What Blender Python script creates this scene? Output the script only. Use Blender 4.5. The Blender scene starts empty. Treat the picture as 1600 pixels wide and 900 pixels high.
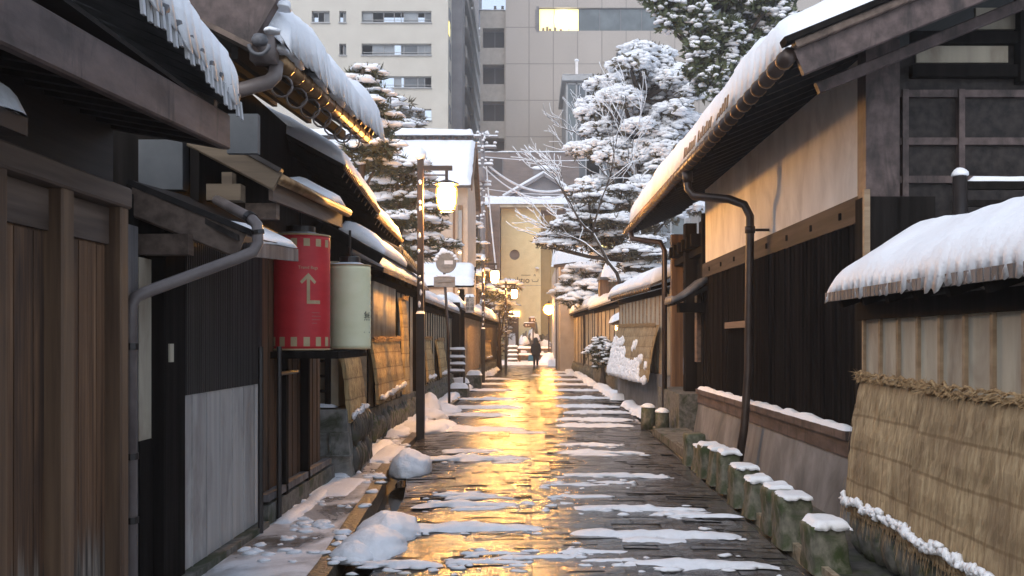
LAMP=290.; EXPO=1.25; HAZE=.0018
import bpy, math, random
from mathutils import Vector, noise
R = math.radians
S = bpy.context.scene
COL = S.collection
CAMZ = 1.55
def P(px, py, Y):
    """a spot read off the photograph at a measured distance Y down the street, in metres"""
    return Vector(((px - 826) / 1600 * Y, Y, CAMZ + (532 - py) / 1600 * Y))
def lerp(a, b, t): return a + (b - a) * t
def table(tb, y):
    if y <= tb[0][0]: return tb[0][1]
    for (a, b), (c, d) in zip(tb, tb[1:]):
        if y <= c: return b + (d - b) * (y - a) / (c - a)
    return tb[-1][1]
def nz(x, y=0., z=0.): return noise.noise(Vector((x, y, z)))

# ------------------------------------------------------------------ mesh builder
class B:
    def __init__(s): s.v = []; s.f = []
    def add(s, vs, fs):
        o = len(s.v); s.v += [tuple(p) for p in vs]; s.f += [tuple(i + o for i in f) for f in fs]; return s
    def quad(s, a, b, c, d): return s.add([a, b, c, d], [(0, 1, 2, 3)])
    def box(s, x0, x1, y0, y1, z0, z1):
        return s.hexa([(x0, y0, z0), (x1, y0, z0), (x1, y1, z0), (x0, y1, z0)], [(x0, y0, z1), (x1, y0, z1), (x1, y1, z1), (x0, y1, z1)])
    def hexa(s, lo, hi):
        return s.add(list(lo) + list(hi), [(3, 2, 1, 0), (4, 5, 6, 7), (0, 1, 5, 4), (1, 2, 6, 5), (2, 3, 7, 6), (3, 0, 4, 7)])
    def beam(s, p, q, w, h, up=(0, 0, 1), c=.0):
        """bar from p to q, w wide, h high (up), with chamfer c"""
        p, q = Vector(p), Vector(q); d = (q - p).normalized(); up = Vector(up)
        r = d.cross(up).normalized(); u = r.cross(d)
        pr = [(-w/2, -h/2), (w/2, -h/2), (w/2, h/2), (-w/2, h/2)] if c <= 0 else \
             [(-w/2+c, -h/2), (w/2-c, -h/2), (w/2, -h/2+c), (w/2, h/2-c), (w/2-c, h/2), (-w/2+c, h/2), (-w/2, h/2-c), (-w/2, -h/2+c)]
        n = len(pr); vs = [e + r*a + u*b for e in (p, q) for a, b in pr]
        fs = [tuple(range(n))[::-1], tuple(range(n, 2*n))] + [(i, (i+1) % n, n+(i+1) % n, n+i) for i in range(n)]
        return s.add(vs, fs)
    def tube(s, path, r, n=8, cap=True):
        path = [Vector(p) for p in path]; m = len(path)
        rs = r if isinstance(r, (list, tuple)) else [r]*m
        vs = []; ref = None
        for i, p in enumerate(path):
            d = (path[min(i+1, m-1)] - path[max(i-1, 0)])
            d = d.normalized() if d.length > 1e-9 else Vector((0, 0, 1))
            if ref is None:
                ref = Vector((1, 0, 0)) if abs(d.x) < .8 else Vector((0, 1, 0))
            a = (ref - d*ref.dot(d)).normalized(); b = d.cross(a); ref = a
            vs += [p + (a*math.cos(t) + b*math.sin(t))*rs[i] for t in [2*math.pi*k/n for k in range(n)]]
        fs = [(i*n+k, i*n+(k+1) % n, (i+1)*n+(k+1) % n, (i+1)*n+k) for i in range(m-1) for k in range(n)]
        if cap: fs += [tuple(range(n))[::-1], tuple(range((m-1)*n, m*n))]
        return s.add(vs, fs)
    def lathe(s, c, prof, n=20, ex=1., ey=1., caps=True):
        vs = []; fs = []
        for r, z in prof:
            vs += [(c[0]+math.cos(t)*r*ex, c[1]+math.sin(t)*r*ey, c[2]+z) for t in [2*math.pi*k/n for k in range(n)]]
        m = len(prof)
        fs = [(i*n+k, i*n+(k+1) % n, (i+1)*n+(k+1) % n, (i+1)*n+k) for i in range(m-1) for k in range(n)]
        if caps: fs += [tuple(range(n))[::-1], tuple(range((m-1)*n, m*n))]
        return s.add(vs, fs)
    def prism(s, pts, off):
        n = len(pts); off = Vector(off); vs = [Vector(p) for p in pts]; vs += [p + off for p in vs]
        return s.add(vs, [tuple(range(n))[::-1], tuple(range(n, 2*n))] + [(i, (i+1) % n, n+(i+1) % n, n+i) for i in range(n)])
    def blob(s, c, rx, ry, rz, amp=.18, seed=0., nu=18, nv=9, flat=.25, fr=2.2):
        """rounded lump, flattened below"""
        vs = []; fs = []
        for j in range(nv+1):
            ph = math.pi*j/nv
            for i in range(nu):
                th = 2*math.pi*i/nu
                d = Vector((math.sin(ph)*math.cos(th), math.sin(ph)*math.sin(th), math.cos(ph)))
                k = 1 + amp*noise.noise(d*fr*.5 + Vector((seed*7.3, seed*3.1, seed))) + amp*.5*noise.noise(d*fr*1.4 + Vector((seed, 9+seed, 0))) + (amp*.32*noise.noise(d*fr*4 + Vector((seed, seed, 5))) if nu > 30 else 0)
                z = d.z*rz*k
                if z < 0: z *= flat
                vs.append((c[0]+d.x*rx*k, c[1]+d.y*ry*k, c[2]+z))
        fs = [(j*nu+i, (j+1)*nu+i, (j+1)*nu+(i+1) % nu, j*nu+(i+1) % nu) for j in range(nv) for i in range(nu)]
        return s.add(vs, fs)
    def snow(s, p00, p10, p11, p01, t, nu=40, nv=10, ee=(.15, .15, .15, .15), amp=.25, fr=1.5, seed=0., scal=None, jit=.03, sag=0., bulge=.0, micro=.05):
        """lying snow on the quad p00-p10 (v=0, the free edge) p01-p11; ee: rounding width at u0,u1,v0,v1;
        scal=(pitch, depth): tongues hanging over the v=0 edge"""
        p00, p10, p11, p01 = map(Vector, (p00, p10, p11, p01))
        Lu = ((p10-p00).length + (p11-p01).length)/2; Lv = ((p01-p00).length + (p11-p10).length)/2
        du = (p10-p00).normalized(); dv = ((p01+p11)/2-(p00+p10)/2).normalized()
        def pf(d, e): return 1. if e <= 0 or d >= e else math.sqrt(max(0, 1-(1-d/e)**2))
        top = []; bot = []
        for j in range(nv+1):
            v = j/nv; v = v*v*.5 + v*.5 if nv > 4 else v
            for i in range(nu+1):
                u = i/nu; p = p00.lerp(p10, u).lerp(p01.lerp(p11, u), v)
                q = p*fr
                h = pf(u*Lu, ee[0])*pf((1-u)*Lu, ee[1])*pf(v*Lv, ee[2])*pf((1-v)*Lv, ee[3])
                n1 = nz(q.x+seed*5, q.y+seed, q.z) ; n2 = nz(q.x*4+seed, q.y*4, q.z*4+3)
                if j in (0, nv) or i in (0, nu):
                    w = jit*(n2 + .7*n1)
                    if j == 0: p = p - dv*w*1.5
                    if j == nv: p = p + dv*w*1.5
                    if i == 0: p = p - du*w*1.5
                    if i == nu: p = p + du*w*1.5
                hh = t*h*(1+amp*n1+micro*n2*2)
                pt = p + Vector((0, 0, hh))
                if scal:
                    k = max(0, 1-v*Lv/(t*.75)); k = k*k*(3-2*k); ph = u*Lu/scal[0] + .35*n1
                    hsh = math.sin(math.floor(ph)*12.9898+seed)*43758.5453; hsh -= math.floor(hsh)
                    sc = abs(math.sin(math.pi*ph))**.6*(.7+.4*hsh)
                    pt = pt - dv*(scal[1]*.45*sc*k) - Vector((0, 0, scal[1]*(.25+.75*sc*(1+.5*n2))*k*(1-h*.8)))
                    p = p - dv*(scal[1]*.3*sc*k) - Vector((0, 0, scal[1]*(.2+.8*sc*(1+.5*n2))*k)) if j == 0 else p
                if bulge: pt = pt - dv*(bulge*max(0, 1-v*Lv/(t*1.5))*math.sin(math.pi*min(1, h)))
                top.append(pt); bot.append(p)
        w = nu+1; N = len(top)
        fs = []
        for j in range(nv):
            for i in range(nu):
                a = j*w+i
                fs.append((a, a+1, a+w+1, a+w)); fs.append((N+a, N+a+w, N+a+w+1, N+a+1))
        for i in range(nu):
            fs.append((N+i, N+i+1, i+1, i)); a = nv*w+i; fs.append((a, a+1, N+a+1, N+a))
        for j in range(nv):
            a = j*w; fs.append((a, a+w, N+a+w, N+a)); a = j*w+nu; fs.append((N+a, N+a+w, a+w, a))
        return s.add(top+bot, fs)
    def to(s, name, m, parent=None, smooth=False, label=None):
        base = wloc(parent) if parent else Vector((0, 0, 0))
        me = bpy.data.meshes.new(name)
        me.from_pydata([tuple(Vector(p)-base) for p in s.v], [], s.f)
        if not isinstance(m, (list, tuple)): m = [m]
        for k in m: me.materials.append(k)
        me.validate(clean_customdata=False)
        if smooth: me.polygons.foreach_set('use_smooth', [True]*len(me.polygons))
        o = bpy.data.objects.new(name, me); COL.objects.link(o)
        if parent: o.parent = parent
        if label: o['label'] = label
        return o
def wloc(o):
    v = Vector((0, 0, 0))
    while o: v += o.location; o = o.parent
    return v
def thing(name, label, cat, loc=(0, 0, 0), group=None):
    o = bpy.data.objects.new(name, None); COL.objects.link(o); o.location = loc; o.empty_display_size = .2
    return tag(o, label, cat, group)
def tag(o, label, cat, group=None, kind=None):
    o['label'] = label; o['category'] = cat
    if group: o['group'] = group
    if kind: o['kind'] = kind
    return o
def kind(o, k, label=None):
    o['kind'] = k
    if label: o['label'] = label
    return o
def solo(b, name, m, base, label, cat, group=None, smooth=False):
    """a thing that is one mesh: origin at its base"""
    base = Vector(base)
    b.v = [tuple(Vector(p)-base) for p in b.v]
    o = b.to(name, m, None, smooth); o.location = base
    return tag(o, label, cat, group)
def copy_tree(o, loc, label=None):
    c = o.copy(); COL.objects.link(c); c.location = loc
    if label: c['label'] = label
    def rec(a, b):
        for ch in a.children:
            d = ch.copy(); COL.objects.link(d); d.parent = b; rec(ch, d)
    rec(o, c); return c
def text(body, size, loc, rot, name, m, parent, ext=.003, align='CENTER', sp=1.):
    cu = bpy.data.curves.new(name, 'FONT'); cu.body = body; cu.size = size; cu.extrude = ext
    cu.align_x = align; cu.align_y = 'CENTER'; cu.space_line = sp
    o = bpy.data.objects.new(name, cu); COL.objects.link(o)
    bpy.context.view_layer.update()
    me = bpy.data.meshes.new_from_object(o.evaluated_get(bpy.context.evaluated_depsgraph_get()))
    bpy.data.objects.remove(o); bpy.data.curves.remove(cu)
    me.name = name; me.materials.clear(); me.materials.append(m)
    o = bpy.data.objects.new(name, me); COL.objects.link(o)
    o.parent = parent; o.location = Vector(loc)-wloc(parent); o.rotation_euler = rot
    return o

# ------------------------------------------------------------------ materials
def nodes(name):
    m = bpy.data.materials.new(name); m.use_nodes = True
    nt = m.node_tree; return m, nt, nt.nodes['Principled BSDF']
def ramp(nt, fac, stops):
    r = nt.nodes.new('ShaderNodeValToRGB'); nt.links.new(fac, r.inputs[0])
    e = r.color_ramp.elements
    while len(e) > 1: e.remove(e[-1])
    e[0].position = stops[0][0]; e[0].color = (*stops[0][1], 1)
    for p, c in stops[1:]:
        k = e.new(p); k.color = (*c, 1)
    return r.outputs[0]
def noi(nt, scale, detail=5, rough=.55, coord='Object', fac=1., dist=0.):
    tc = nt.nodes.new('ShaderNodeTexCoord'); mp = nt.nodes.new('ShaderNodeMapping')
    nt.links.new(tc.outputs[coord], mp.inputs[0]); mp.inputs['Scale'].default_value = scale if isinstance(scale, tuple) else (scale,)*3
    n = nt.nodes.new('ShaderNodeTexNoise'); nt.links.new(mp.outputs[0], n.inputs['Vector'])
    n.inputs['Scale'].default_value = 1; n.inputs['Detail'].default_value = detail; n.inputs['Roughness'].default_value = rough
    n.inputs['Distortion'].default_value = dist
    return n.outputs['Fac']
def mixc(nt, fac, a, b, mode='MIX'):
    m = nt.nodes.new('ShaderNodeMix'); m.data_type = 'RGBA'; m.blend_type = mode
    for s, v in ((m.inputs[0], fac), (m.inputs[6], a), (m.inputs[7], b)):
        if isinstance(v, (int, float)): s.default_value = v
        elif isinstance(v, tuple): s.default_value = (*v, 1)
        else: nt.links.new(v, s)
    return m.outputs[2]
def bump(nt, bs, h, st, dist=.02, prev=None):
    b = nt.nodes.new('ShaderNodeBump'); b.inputs['Strength'].default_value = st; b.inputs['Distance'].default_value = dist
    nt.links.new(h, b.inputs['Height'])
    if prev: nt.links.new(prev, b.inputs['Normal'])
    nt.links.new(b.outputs[0], bs.inputs['Normal']); return b.outputs[0]
def mat(name, c1, c2, scale=(6, 6, 6), rough=.75, st=.35, lo=.35, hi=.65, metal=0., stain=None, sscale=1.3, slo=.5, shi=.7, spec=.4, dist=.01, detail=6, rvar=0.):
    m, nt, bs = nodes(name)
    n = noi(nt, scale, detail)
    c = ramp(nt, n, [(lo, c1), (hi, c2)])
    if stain:
        n2 = noi(nt, sscale, 5, .65, dist=.6)
        f = ramp(nt, n2, [(slo, (0, 0, 0)), (shi, (1, 1, 1))])
        c = mixc(nt, f, c, stain)
    nt.links.new(c, bs.inputs['Base Color'])
    bs.inputs['Roughness'].default_value = rough; bs.inputs['Metallic'].default_value = metal
    bs.inputs['Specular IOR Level'].default_value = spec
    if rvar:
        n3 = noi(nt, 5., 3)
        rr = nt.nodes.new('ShaderNodeMapRange'); nt.links.new(n3, rr.inputs[0])
        rr.inputs[3].default_value = rough-rvar; rr.inputs[4].default_value = rough+rvar
        nt.links.new(rr.outputs[0], bs.inputs['Roughness'])
    if st: bump(nt, bs, n, st, dist)
    return m
V = (14, 14, .7); HY = (14, .7, 14); HX = (.7, 14, 14)
M = {}
M['door'] = mat('weathered door wood', (.035, .018, .010), (.17, .085, .04), (22, 22, .55), .6, .5, .3, .72, stain=(.02, .013, .010), sscale=(5, 5, .8), slo=.48, shi=.7)
M['post'] = mat('brown post wood', (.08, .045, .026), (.19, .115, .065), V, .6, .3)
M['dark'] = mat('blackened wood', (.005, .0045, .004), (.020, .017, .0155), V, .8, .5, .3, .75, spec=.03)
M['darky'] = mat('blackened beam wood', (.010, .008, .0075), (.036, .029, .026), HY, .6, .4, spec=.25)
M['brown'] = mat('purple brown fascia wood', (.05, .034, .031), (.12, .085, .078), (10, 3, 10), .6, .4, stain=(.02, .014, .013), sscale=(6, 6, 1.5))
M['beam'] = mat('grey brown beam wood', (.065, .044, .033), (.155, .11, .085), HY, .65, .4)
M['tan'] = mat('pale tan timber', (.22, .15, .09), (.34, .25, .16), HX, .65, .25)
M['soffit'] = mat('near black soffit', (.006, .005, .005), (.02, .015, .013), HY, .8, .4)  # one near-black brown for soffits, rafters and roof plates
M['greyw'] = mat('grey weathered boards', (.06, .055, .055), (.20, .185, .185), (18, 18, .8), .65, .4, .3, .7, stain=(.05, .045, .045), sscale=(1.2, 1.2, 1.2), slo=.45, shi=.75)
M['zinc'] = mat('pale zinc sheet', (.31, .295, .285), (.46, .44, .42), (9, 9, .5), .5, .2, stain=(.20, .18, .17), sscale=(2, 2, .7))
M['slat'] = mat('dark slat screen', (.014, .013, .013), (.045, .041, .041), V, .55, .3)
M['plaster'] = mat('stained pale plaster', (.58, .55, .51), (.76, .73, .68), (2.5, 2.5, 1.2), .85, .15, .3, .7, stain=(.40, .37, .34), sscale=(1.7, 1.7, 1.), slo=.5, shi=.85)
M['mud'] = mat('beige mud plaster', (.34, .28, .20), (.46, .39, .28), (5, 5, 3), .9, .3, stain=(.24, .19, .13), sscale=1.2)
M['cream'] = mat('cream boards', (.36, .31, .24), (.48, .43, .33), (6, 6, 1), .8, .2, stain=(.25, .2, .15), sscale=(2, 2, .8))
M['grey'] = mat('grey plaster', (.20, .195, .19), (.30, .29, .285), (4, 4, 4), .85, .2)
M['stone'] = mat('grey cut stone', (.075, .07, .06), (.18, .17, .15), (14, 14, 14), .75, .6, stain=(.035, .045, .02), sscale=3.5, slo=.5, shi=.62)
M['moss'] = mat('mossy stone', (.07, .068, .05), (.19, .18, .14), (16, 16, 9), .75, .8, stain=(.035, .05, .015), sscale=6., slo=.42, shi=.62)
M['rubble'] = mat('dark wet rubble stone', (.03, .03, .027), (.10, .095, .085), (9, 9, 9), .6, .6, stain=(.05, .06, .02), sscale=5.)
M['brownd'] = mat('dark stained beam', (.022, .017, .015), (.055, .043, .038), HY, .7, .4, spec=.15)
M['stonel'] = mat('pale cut stone blocks', (.15, .15, .14), (.28, .275, .255), (9, 9, 9), .75, .5, stain=(.05, .06, .035), sscale=2.6, slo=.52, shi=.66)
M['cobble'] = mat('mossy round stones', (.06, .06, .052), (.17, .165, .145), (12, 12, 12), .7, .7, stain=(.055, .075, .02), sscale=6., slo=.5, shi=.65)
M['kerbr'] = mat('pale worn kerb edge', (.20, .155, .10), (.42, .34, .24), (20, 20, 20), .5, .6)
M['basew'] = mat('grey weathered base render', (.12, .12, .122), (.26, .258, .26), (2.2, 2.2, 1.4), .8, .5, .3, .7, stain=(.075, .074, .074), sscale=(1.3, 1.6, .9), slo=.42, shi=.72)
M['metal'] = mat('dark brown metal', (.03, .019, .015), (.055, .036, .028), (5, 5, 5), .42, .05, spec=.5, metal=.3)
M['blackmetal'] = mat('black painted metal', (.012, .010, .010), (.028, .022, .02), (5, 5, 5), .35, .05, spec=.5)
M['copper'] = mat('weathered copper gutter', (.16, .09, .045), (.30, .19, .10), (7, 7, 7), .38, .1, metal=.85)
M['pipe'] = mat('grey brown rain pipe', (.10, .08, .075), (.19, .16, .15), (4, 4, 4), .4, .08)
M['tile'] = mat('dark grey roof tile', (.05, .052, .056), (.13, .13, .14), (8, 8, 8), .5, .3)
M['icicle'] = mat('grey ice ribs', (.30, .31, .33), (.5, .51, .53), (20, 20, 3), .3, .1)
M['red'] = mat('red lantern paper', (.46, .018, .026), (.56, .03, .036), (3, 3, 8), .5, .12, spec=.4)
M['cpaper'] = mat('cream lantern paper', (.74, .74, .48), (.82, .82, .58), (3, 3, 6), .5, .1)
M['tanpaper'] = mat('tan printed square', (.40, .29, .16), (.5, .38, .22), (8, 8, 8), .6, 0)
M['ink'] = mat('dark ink', (.03, .03, .03), (.05, .045, .04), (8, 8, 8), .6, 0)
M['signgrey'] = mat('dull aluminium sign back', (.15, .145, .14), (.23, .22, .21), (8, 8, 8), .5, .05, metal=.2)
M['signpaper'] = mat('pale sign face', (.42, .36, .31), (.5, .43, .38), (8, 8, 8), .6, .03)
M['rope'] = mat('straw rope', (.20, .12, .055), (.48, .33, .17), (40, 40, 40), .9, .8)
M['bark'] = mat('wet bark', (.025, .018, .013), (.075, .055, .042), (14, 14, 4), .85, .8)
M['needle'] = mat('pine needles', (.035, .045, .022), (.085, .085, .045), (3, 3, 3), .6, 0)
M['leaf'] = mat('evergreen leaves', (.045, .06, .025), (.10, .115, .05), (3, 3, 3), .5, 0)
M['brownleaf'] = mat('olive brown needles', (.065, .055, .032), (.12, .10, .06), (3, 3, 3), .6, 0)
M['yellow'] = mat('yellow stucco', (.66, .55, .31), (.73, .62, .37), (2, 2, 2), .85, .1)
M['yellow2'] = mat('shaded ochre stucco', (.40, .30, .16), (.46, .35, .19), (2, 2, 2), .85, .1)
M['hi'] = mat('cream wall tiles', (.47, .435, .375), (.52, .485, .42), (.6, .6, .6), .7, .05)
M['housew'] = mat('grey beige house wall', (.34, .30, .26), (.42, .375, .33), (2, 2, 2), .85, .1)
M['dullb'] = mat('dull brown cladding', (.15, .12, .11), (.21, .17, .155), (1, 1, 4), .8, .1)
M['bldgdark'] = mat('grey brown far wall', (.17, .16, .165), (.23, .215, .22), (1, 1, 1), .8, 0)
M['frame'] = mat('aluminium window frame', (.30, .30, .30), (.38, .38, .38), (3, 3, 3), .5, 0)
M['jacket'] = mat('black coat cloth', (.012, .010, .010), (.03, .025, .024), (30, 30, 30), .85, .2)
M['trouser'] = mat('dark trouser cloth', (.014, .012, .014), (.025, .022, .025), (30, 30, 30), .85, .1)
M['hair'] = mat('black hair', (.008, .006, .005), (.02, .015, .012), (60, 60, 3), .45, .2)
M['skin'] = mat('skin', (.42, .26, .19), (.48, .30, .22), (8, 8, 8), .55, 0)
M['blue'] = mat('blue shopping bag', (.05, .20, .30), (.07, .26, .37), (8, 8, 8), .5, .05)
M['white'] = mat('white board', (.66, .62, .60), (.74, .70, .68), (4, 4, 4), .6, 0)

def snowmat(name, c, dirt=None):
    m, nt, bs = nodes(name)
    n = noi(nt, 22., 6, .6); n2 = noi(nt, 3., 3)
    col = ramp(nt, n2, [(.3, tuple(x*.93 for x in c)), (.7, c)])
    if dirt:
        f = ramp(nt, noi(nt, 7., 6, .7), [(.52, (0, 0, 0)), (.72, (1, 1, 1))]); col = mixc(nt, f, col, dirt)
    nt.links.new(col, bs.inputs['Base Color']); bs.inputs['Roughness'].default_value = .55
    bs.inputs['Specular IOR Level'].default_value = .25
    b = bump(nt, bs, n, .45, .02); bump(nt, bs, n2, .3, .06, b)
    return m
M['snow'] = snowmat('fresh snow', (.84, .855, .885))
M['wetsnow'] = snowmat('melting street snow', (.76, .78, .82), (.62, .64, .68))

def glass(name, c, rough=.08):
    m, nt, bs = nodes(name); bs.inputs['Base Color'].default_value = (*c, 1); bs.inputs['Roughness'].default_value = rough
    bs.inputs['Specular IOR Level'].default_value = .6
    n = noi(nt, .7, 2); col = ramp(nt, n, [(.35, c), (.65, tuple(min(1, x*1.7) for x in c))]); nt.links.new(col, bs.inputs['Base Color'])
    return m
M['glass'] = glass('window glass', (.07, .08, .09)); M['glass2'] = glass('pale curtained glass', (.17, .185, .2)); M['glass3'] = glass('blue grey glass band', (.085, .10, .105), .15)
M['dark_in'] = mat('dark opening', (.045, .042, .043), (.07, .065, .066), (.4, .4, .4), .9, 0)
def emit(name, c, s):
    m, nt, bs = nodes(name); bs.inputs['Base Color'].default_value = (.8, .7, .5, 1)
    bs.inputs['Emission Color'].default_value = (*c, 1); bs.inputs['Emission Strength'].default_value = s; return m
M['lamp'] = emit('lit lantern core', (1., .54, .19), LAMP)
def shell():  # amber emission puts the lamp's halo into the glass itself
    m, nt, bs = nodes('amber halo lantern glass'); nt.nodes.remove(bs)
    t = nt.nodes.new('ShaderNodeBsdfTransparent'); t.inputs[0].default_value = (1, .86, .55, 1); e = nt.nodes.new('ShaderNodeEmission'); e.inputs[0].default_value = (1., .36, .04, 1); e.inputs[1].default_value = 1.8
    a = nt.nodes.new('ShaderNodeAddShader'); nt.links.new(t.outputs[0], a.inputs[0]); nt.links.new(e.outputs[0], a.inputs[1]); nt.links.new(a.outputs[0], nt.nodes['Material Output'].inputs[0]); return m
M['shell'] = shell(); M['lamp2'] = emit('lit globe core', (1., .50, .14), LAMP*.4)
M['lattice'] = mat('charred lattice wood', (.005, .0044, .004), (.024, .020, .0175), V, .9, .5, .35, .75, spec=0.)
M['greyd'] = mat('shaded blue grey plaster', (.075, .08, .085), (.115, .12, .125), (3, 3, 3), .85, .2)
M['tand'] = mat('weathered tan timber', (.085, .06, .038), (.17, .125, .08), HX, .65, .25)
M['litroom'] = emit('lit office window', (1., .82, .22), .75)
M['litlamp'] = emit('lit ceiling lamp', (1., .95, .62), 4.)
M['warmwin'] = emit('warm lit shop window', (1., .55, .18), 5.)

def straw(name='woven straw', k=1., g=1.):
    m, nt, bs = nodes(name)
    a = noi(nt, (26, 26, 1.1), 6, .75); b = noi(nt, (3, 3, 2.), 4)
    c = ramp(nt, a, [(.30, (.13*k, .088*k, .052*k*g)), (.5, (.30*k, .22*k, .14*k*g)), (.70, (.47*k, .365*k, .25*k*g))])
    f = ramp(nt, b, [(.45, (0, 0, 0)), (.7, (1, 1, 1))]); c = mixc(nt, f, c, mixc(nt, .6, c, (.15, .10, .062)))
    tc = nt.nodes.new('ShaderNodeTexCoord'); w = nt.nodes.new('ShaderNodeTexWave'); w.bands_direction = 'Z'
    nt.links.new(tc.outputs['Object'], w.inputs['Vector']); w.inputs['Scale'].default_value = 1.35; w.inputs['Distortion'].default_value = .5; w.inputs['Detail'].default_value = 3; w.inputs['Detail Scale'].default_value = 1.2
    f2 = ramp(nt, w.outputs['Fac'], [(.0, (.6, .6, .6)), (.03, (0, 0, 0))]); c = mixc(nt, f2, c, (.16, .10, .05))
    nt.links.new(c, bs.inputs['Base Color']); bs.inputs['Roughness'].default_value = .85; bs.inputs['Specular IOR Level'].default_value = .2
    p = bump(nt, bs, a, .8, .02); bump(nt, bs, w.outputs['Fac'], .25, .05, p); return m
M['straw'] = straw(k=1.22, g=.9); M['litstraw'] = straw('lamplit golden straw', 1.55, .8)  # second straw is a brighter copy: lamp light on left mats put into colour

def road():
    m, nt, bs = nodes('wet cobbled street')
    tc = nt.nodes.new('ShaderNodeTexCoord'); mp = nt.nodes.new('ShaderNodeMapping'); nt.links.new(tc.outputs['Object'], mp.inputs[0])
    dn = nt.nodes.new('ShaderNodeTexNoise'); nt.links.new(mp.outputs[0], dn.inputs['Vector']); dn.inputs['Scale'].default_value = 3
    mv = nt.nodes.new('ShaderNodeMix'); mv.data_type = 'VECTOR'; mv.inputs[0].default_value = .06
    nt.links.new(mp.outputs[0], mv.inputs[4]); nt.links.new(dn.outputs['Color'], mv.inputs[5])
    br = nt.nodes.new('ShaderNodeTexBrick'); nt.links.new(mv.outputs[1], br.inputs['Vector'])
    br.inputs['Scale'].default_value = 1.; br.inputs['Brick Width'].default_value = .42; br.inputs['Row Height'].default_value = .26
    br.inputs['Mortar Size'].default_value = .018; br.inputs['Mortar Smooth'].default_value = .6; br.inputs['Bias'].default_value = -.1
    br.inputs['Color1'].default_value = (.085, .082, .082, 1); br.inputs['Color2'].default_value = (.145, .138, .134, 1); br.inputs['Mortar'].default_value = (.03, .025, .02, 1)
    n = noi(nt, 9., 6, .65); n2 = noi(nt, 34., 3, .6); big = noi(nt, (1.6, 4.5, 1), 5, .65)
    c = mixc(nt, ramp(nt, n, [(.4, (0, 0, 0)), (.7, (1, 1, 1))]), br.outputs['Color'], (.05, .045, .042))
    nt.links.new(c, bs.inputs['Base Color'])
    r = nt.nodes.new('ShaderNodeMapRange'); nt.links.new(big, r.inputs[0]); r.inputs[1].default_value = .35; r.inputs[2].default_value = .65
    r.inputs[3].default_value = .05; r.inputs[4].default_value = .26; nt.links.new(r.outputs[0], bs.inputs['Roughness'])
    bs.inputs['Specular IOR Level'].default_value = .5
    inv = nt.nodes.new('ShaderNodeMath'); inv.operation = 'SUBTRACT'; inv.inputs[0].default_value = 1; nt.links.new(br.outputs['Fac'], inv.inputs[1])
    p = bump(nt, bs, n, .5, .02); bump(nt, bs, n2, .5, .010, p)
    return m
M['road'] = road()
def pave():
    m, nt, bs = nodes('wet paving with thin trodden snow')
    n = noi(nt, (1.6, .9, 1), 6, .62, dist=.5); n2 = noi(nt, 14., 5)
    tc = nt.nodes.new('ShaderNodeTexCoord'); br = nt.nodes.new('ShaderNodeTexBrick'); nt.links.new(tc.outputs['Object'], br.inputs['Vector'])
    br.inputs['Scale'].default_value = 1; br.inputs['Brick Width'].default_value = .9; br.inputs['Row Height'].default_value = .75; br.inputs['Mortar Size'].default_value = .012
    br.inputs['Color1'].default_value = (.12, .10, .085, 1); br.inputs['Color2'].default_value = (.17, .14, .115, 1); br.inputs['Mortar'].default_value = (.04, .035, .03, 1)
    f = ramp(nt, n, [(.40, (0, 0, 0)), (.60, (1, 1, 1))])
    c = mixc(nt, f, br.outputs['Color'], (.72, .73, .76)); nt.links.new(c, bs.inputs['Base Color'])
    r = ramp(nt, n, [(.44, (.22,)*3), (.6, (.6,)*3)]); nt.links.new(r, bs.inputs['Roughness'])
    p = bump(nt, bs, n2, .3, .015); bump(nt, bs, n, .5, .05, p); return m
M['pave'] = pave()
def kerbm():
    m = mat('wet gravelly kerb stone', (.07, .055, .04), (.22, .17, .12), (26, 26, 26), .4, .9, .3, .7, dist=.02); return m
M['kerb'] = kerbm()
def panelled(name, c1, c2, w, h, mort, col_m):
    m, nt, bs = nodes(name)
    tc = nt.nodes.new('ShaderNodeTexCoord'); sp = nt.nodes.new('ShaderNodeSeparateXYZ'); cb = nt.nodes.new('ShaderNodeCombineXYZ')
    nt.links.new(tc.outputs['Object'], sp.inputs[0]); nt.links.new(sp.outputs[0], cb.inputs[0]); nt.links.new(sp.outputs[2], cb.inputs[1])
    br = nt.nodes.new('ShaderNodeTexBrick'); nt.links.new(cb.outputs[0], br.inputs['Vector']); br.offset = 0; br.inputs['Scale'].default_value = 1
    br.inputs['Brick Width'].default_value = w; br.inputs['Row Height'].default_value = h; br.inputs['Mortar Size'].default_value = mort
    br.inputs['Color1'].default_value = (*c1, 1); br.inputs['Color2'].default_value = (*c2, 1); br.inputs['Mortar'].default_value = (*col_m, 1)
    c = mixc(nt, ramp(nt, noi(nt, (.3, .3, .12), 4), [(.4, (0, 0, 0)), (.8, (.5, .5, .5))]), br.outputs['Color'], tuple(x*.8 for x in c1))
    nt.links.new(c, bs.inputs['Base Color']); bs.inputs['Roughness'].default_value = .75; return m
M['office'] = panelled('beige panel cladding', (.39, .345, .305), (.41, .362, .322), 2.49, 3.74, .05, (.22, .19, .17))

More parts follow.
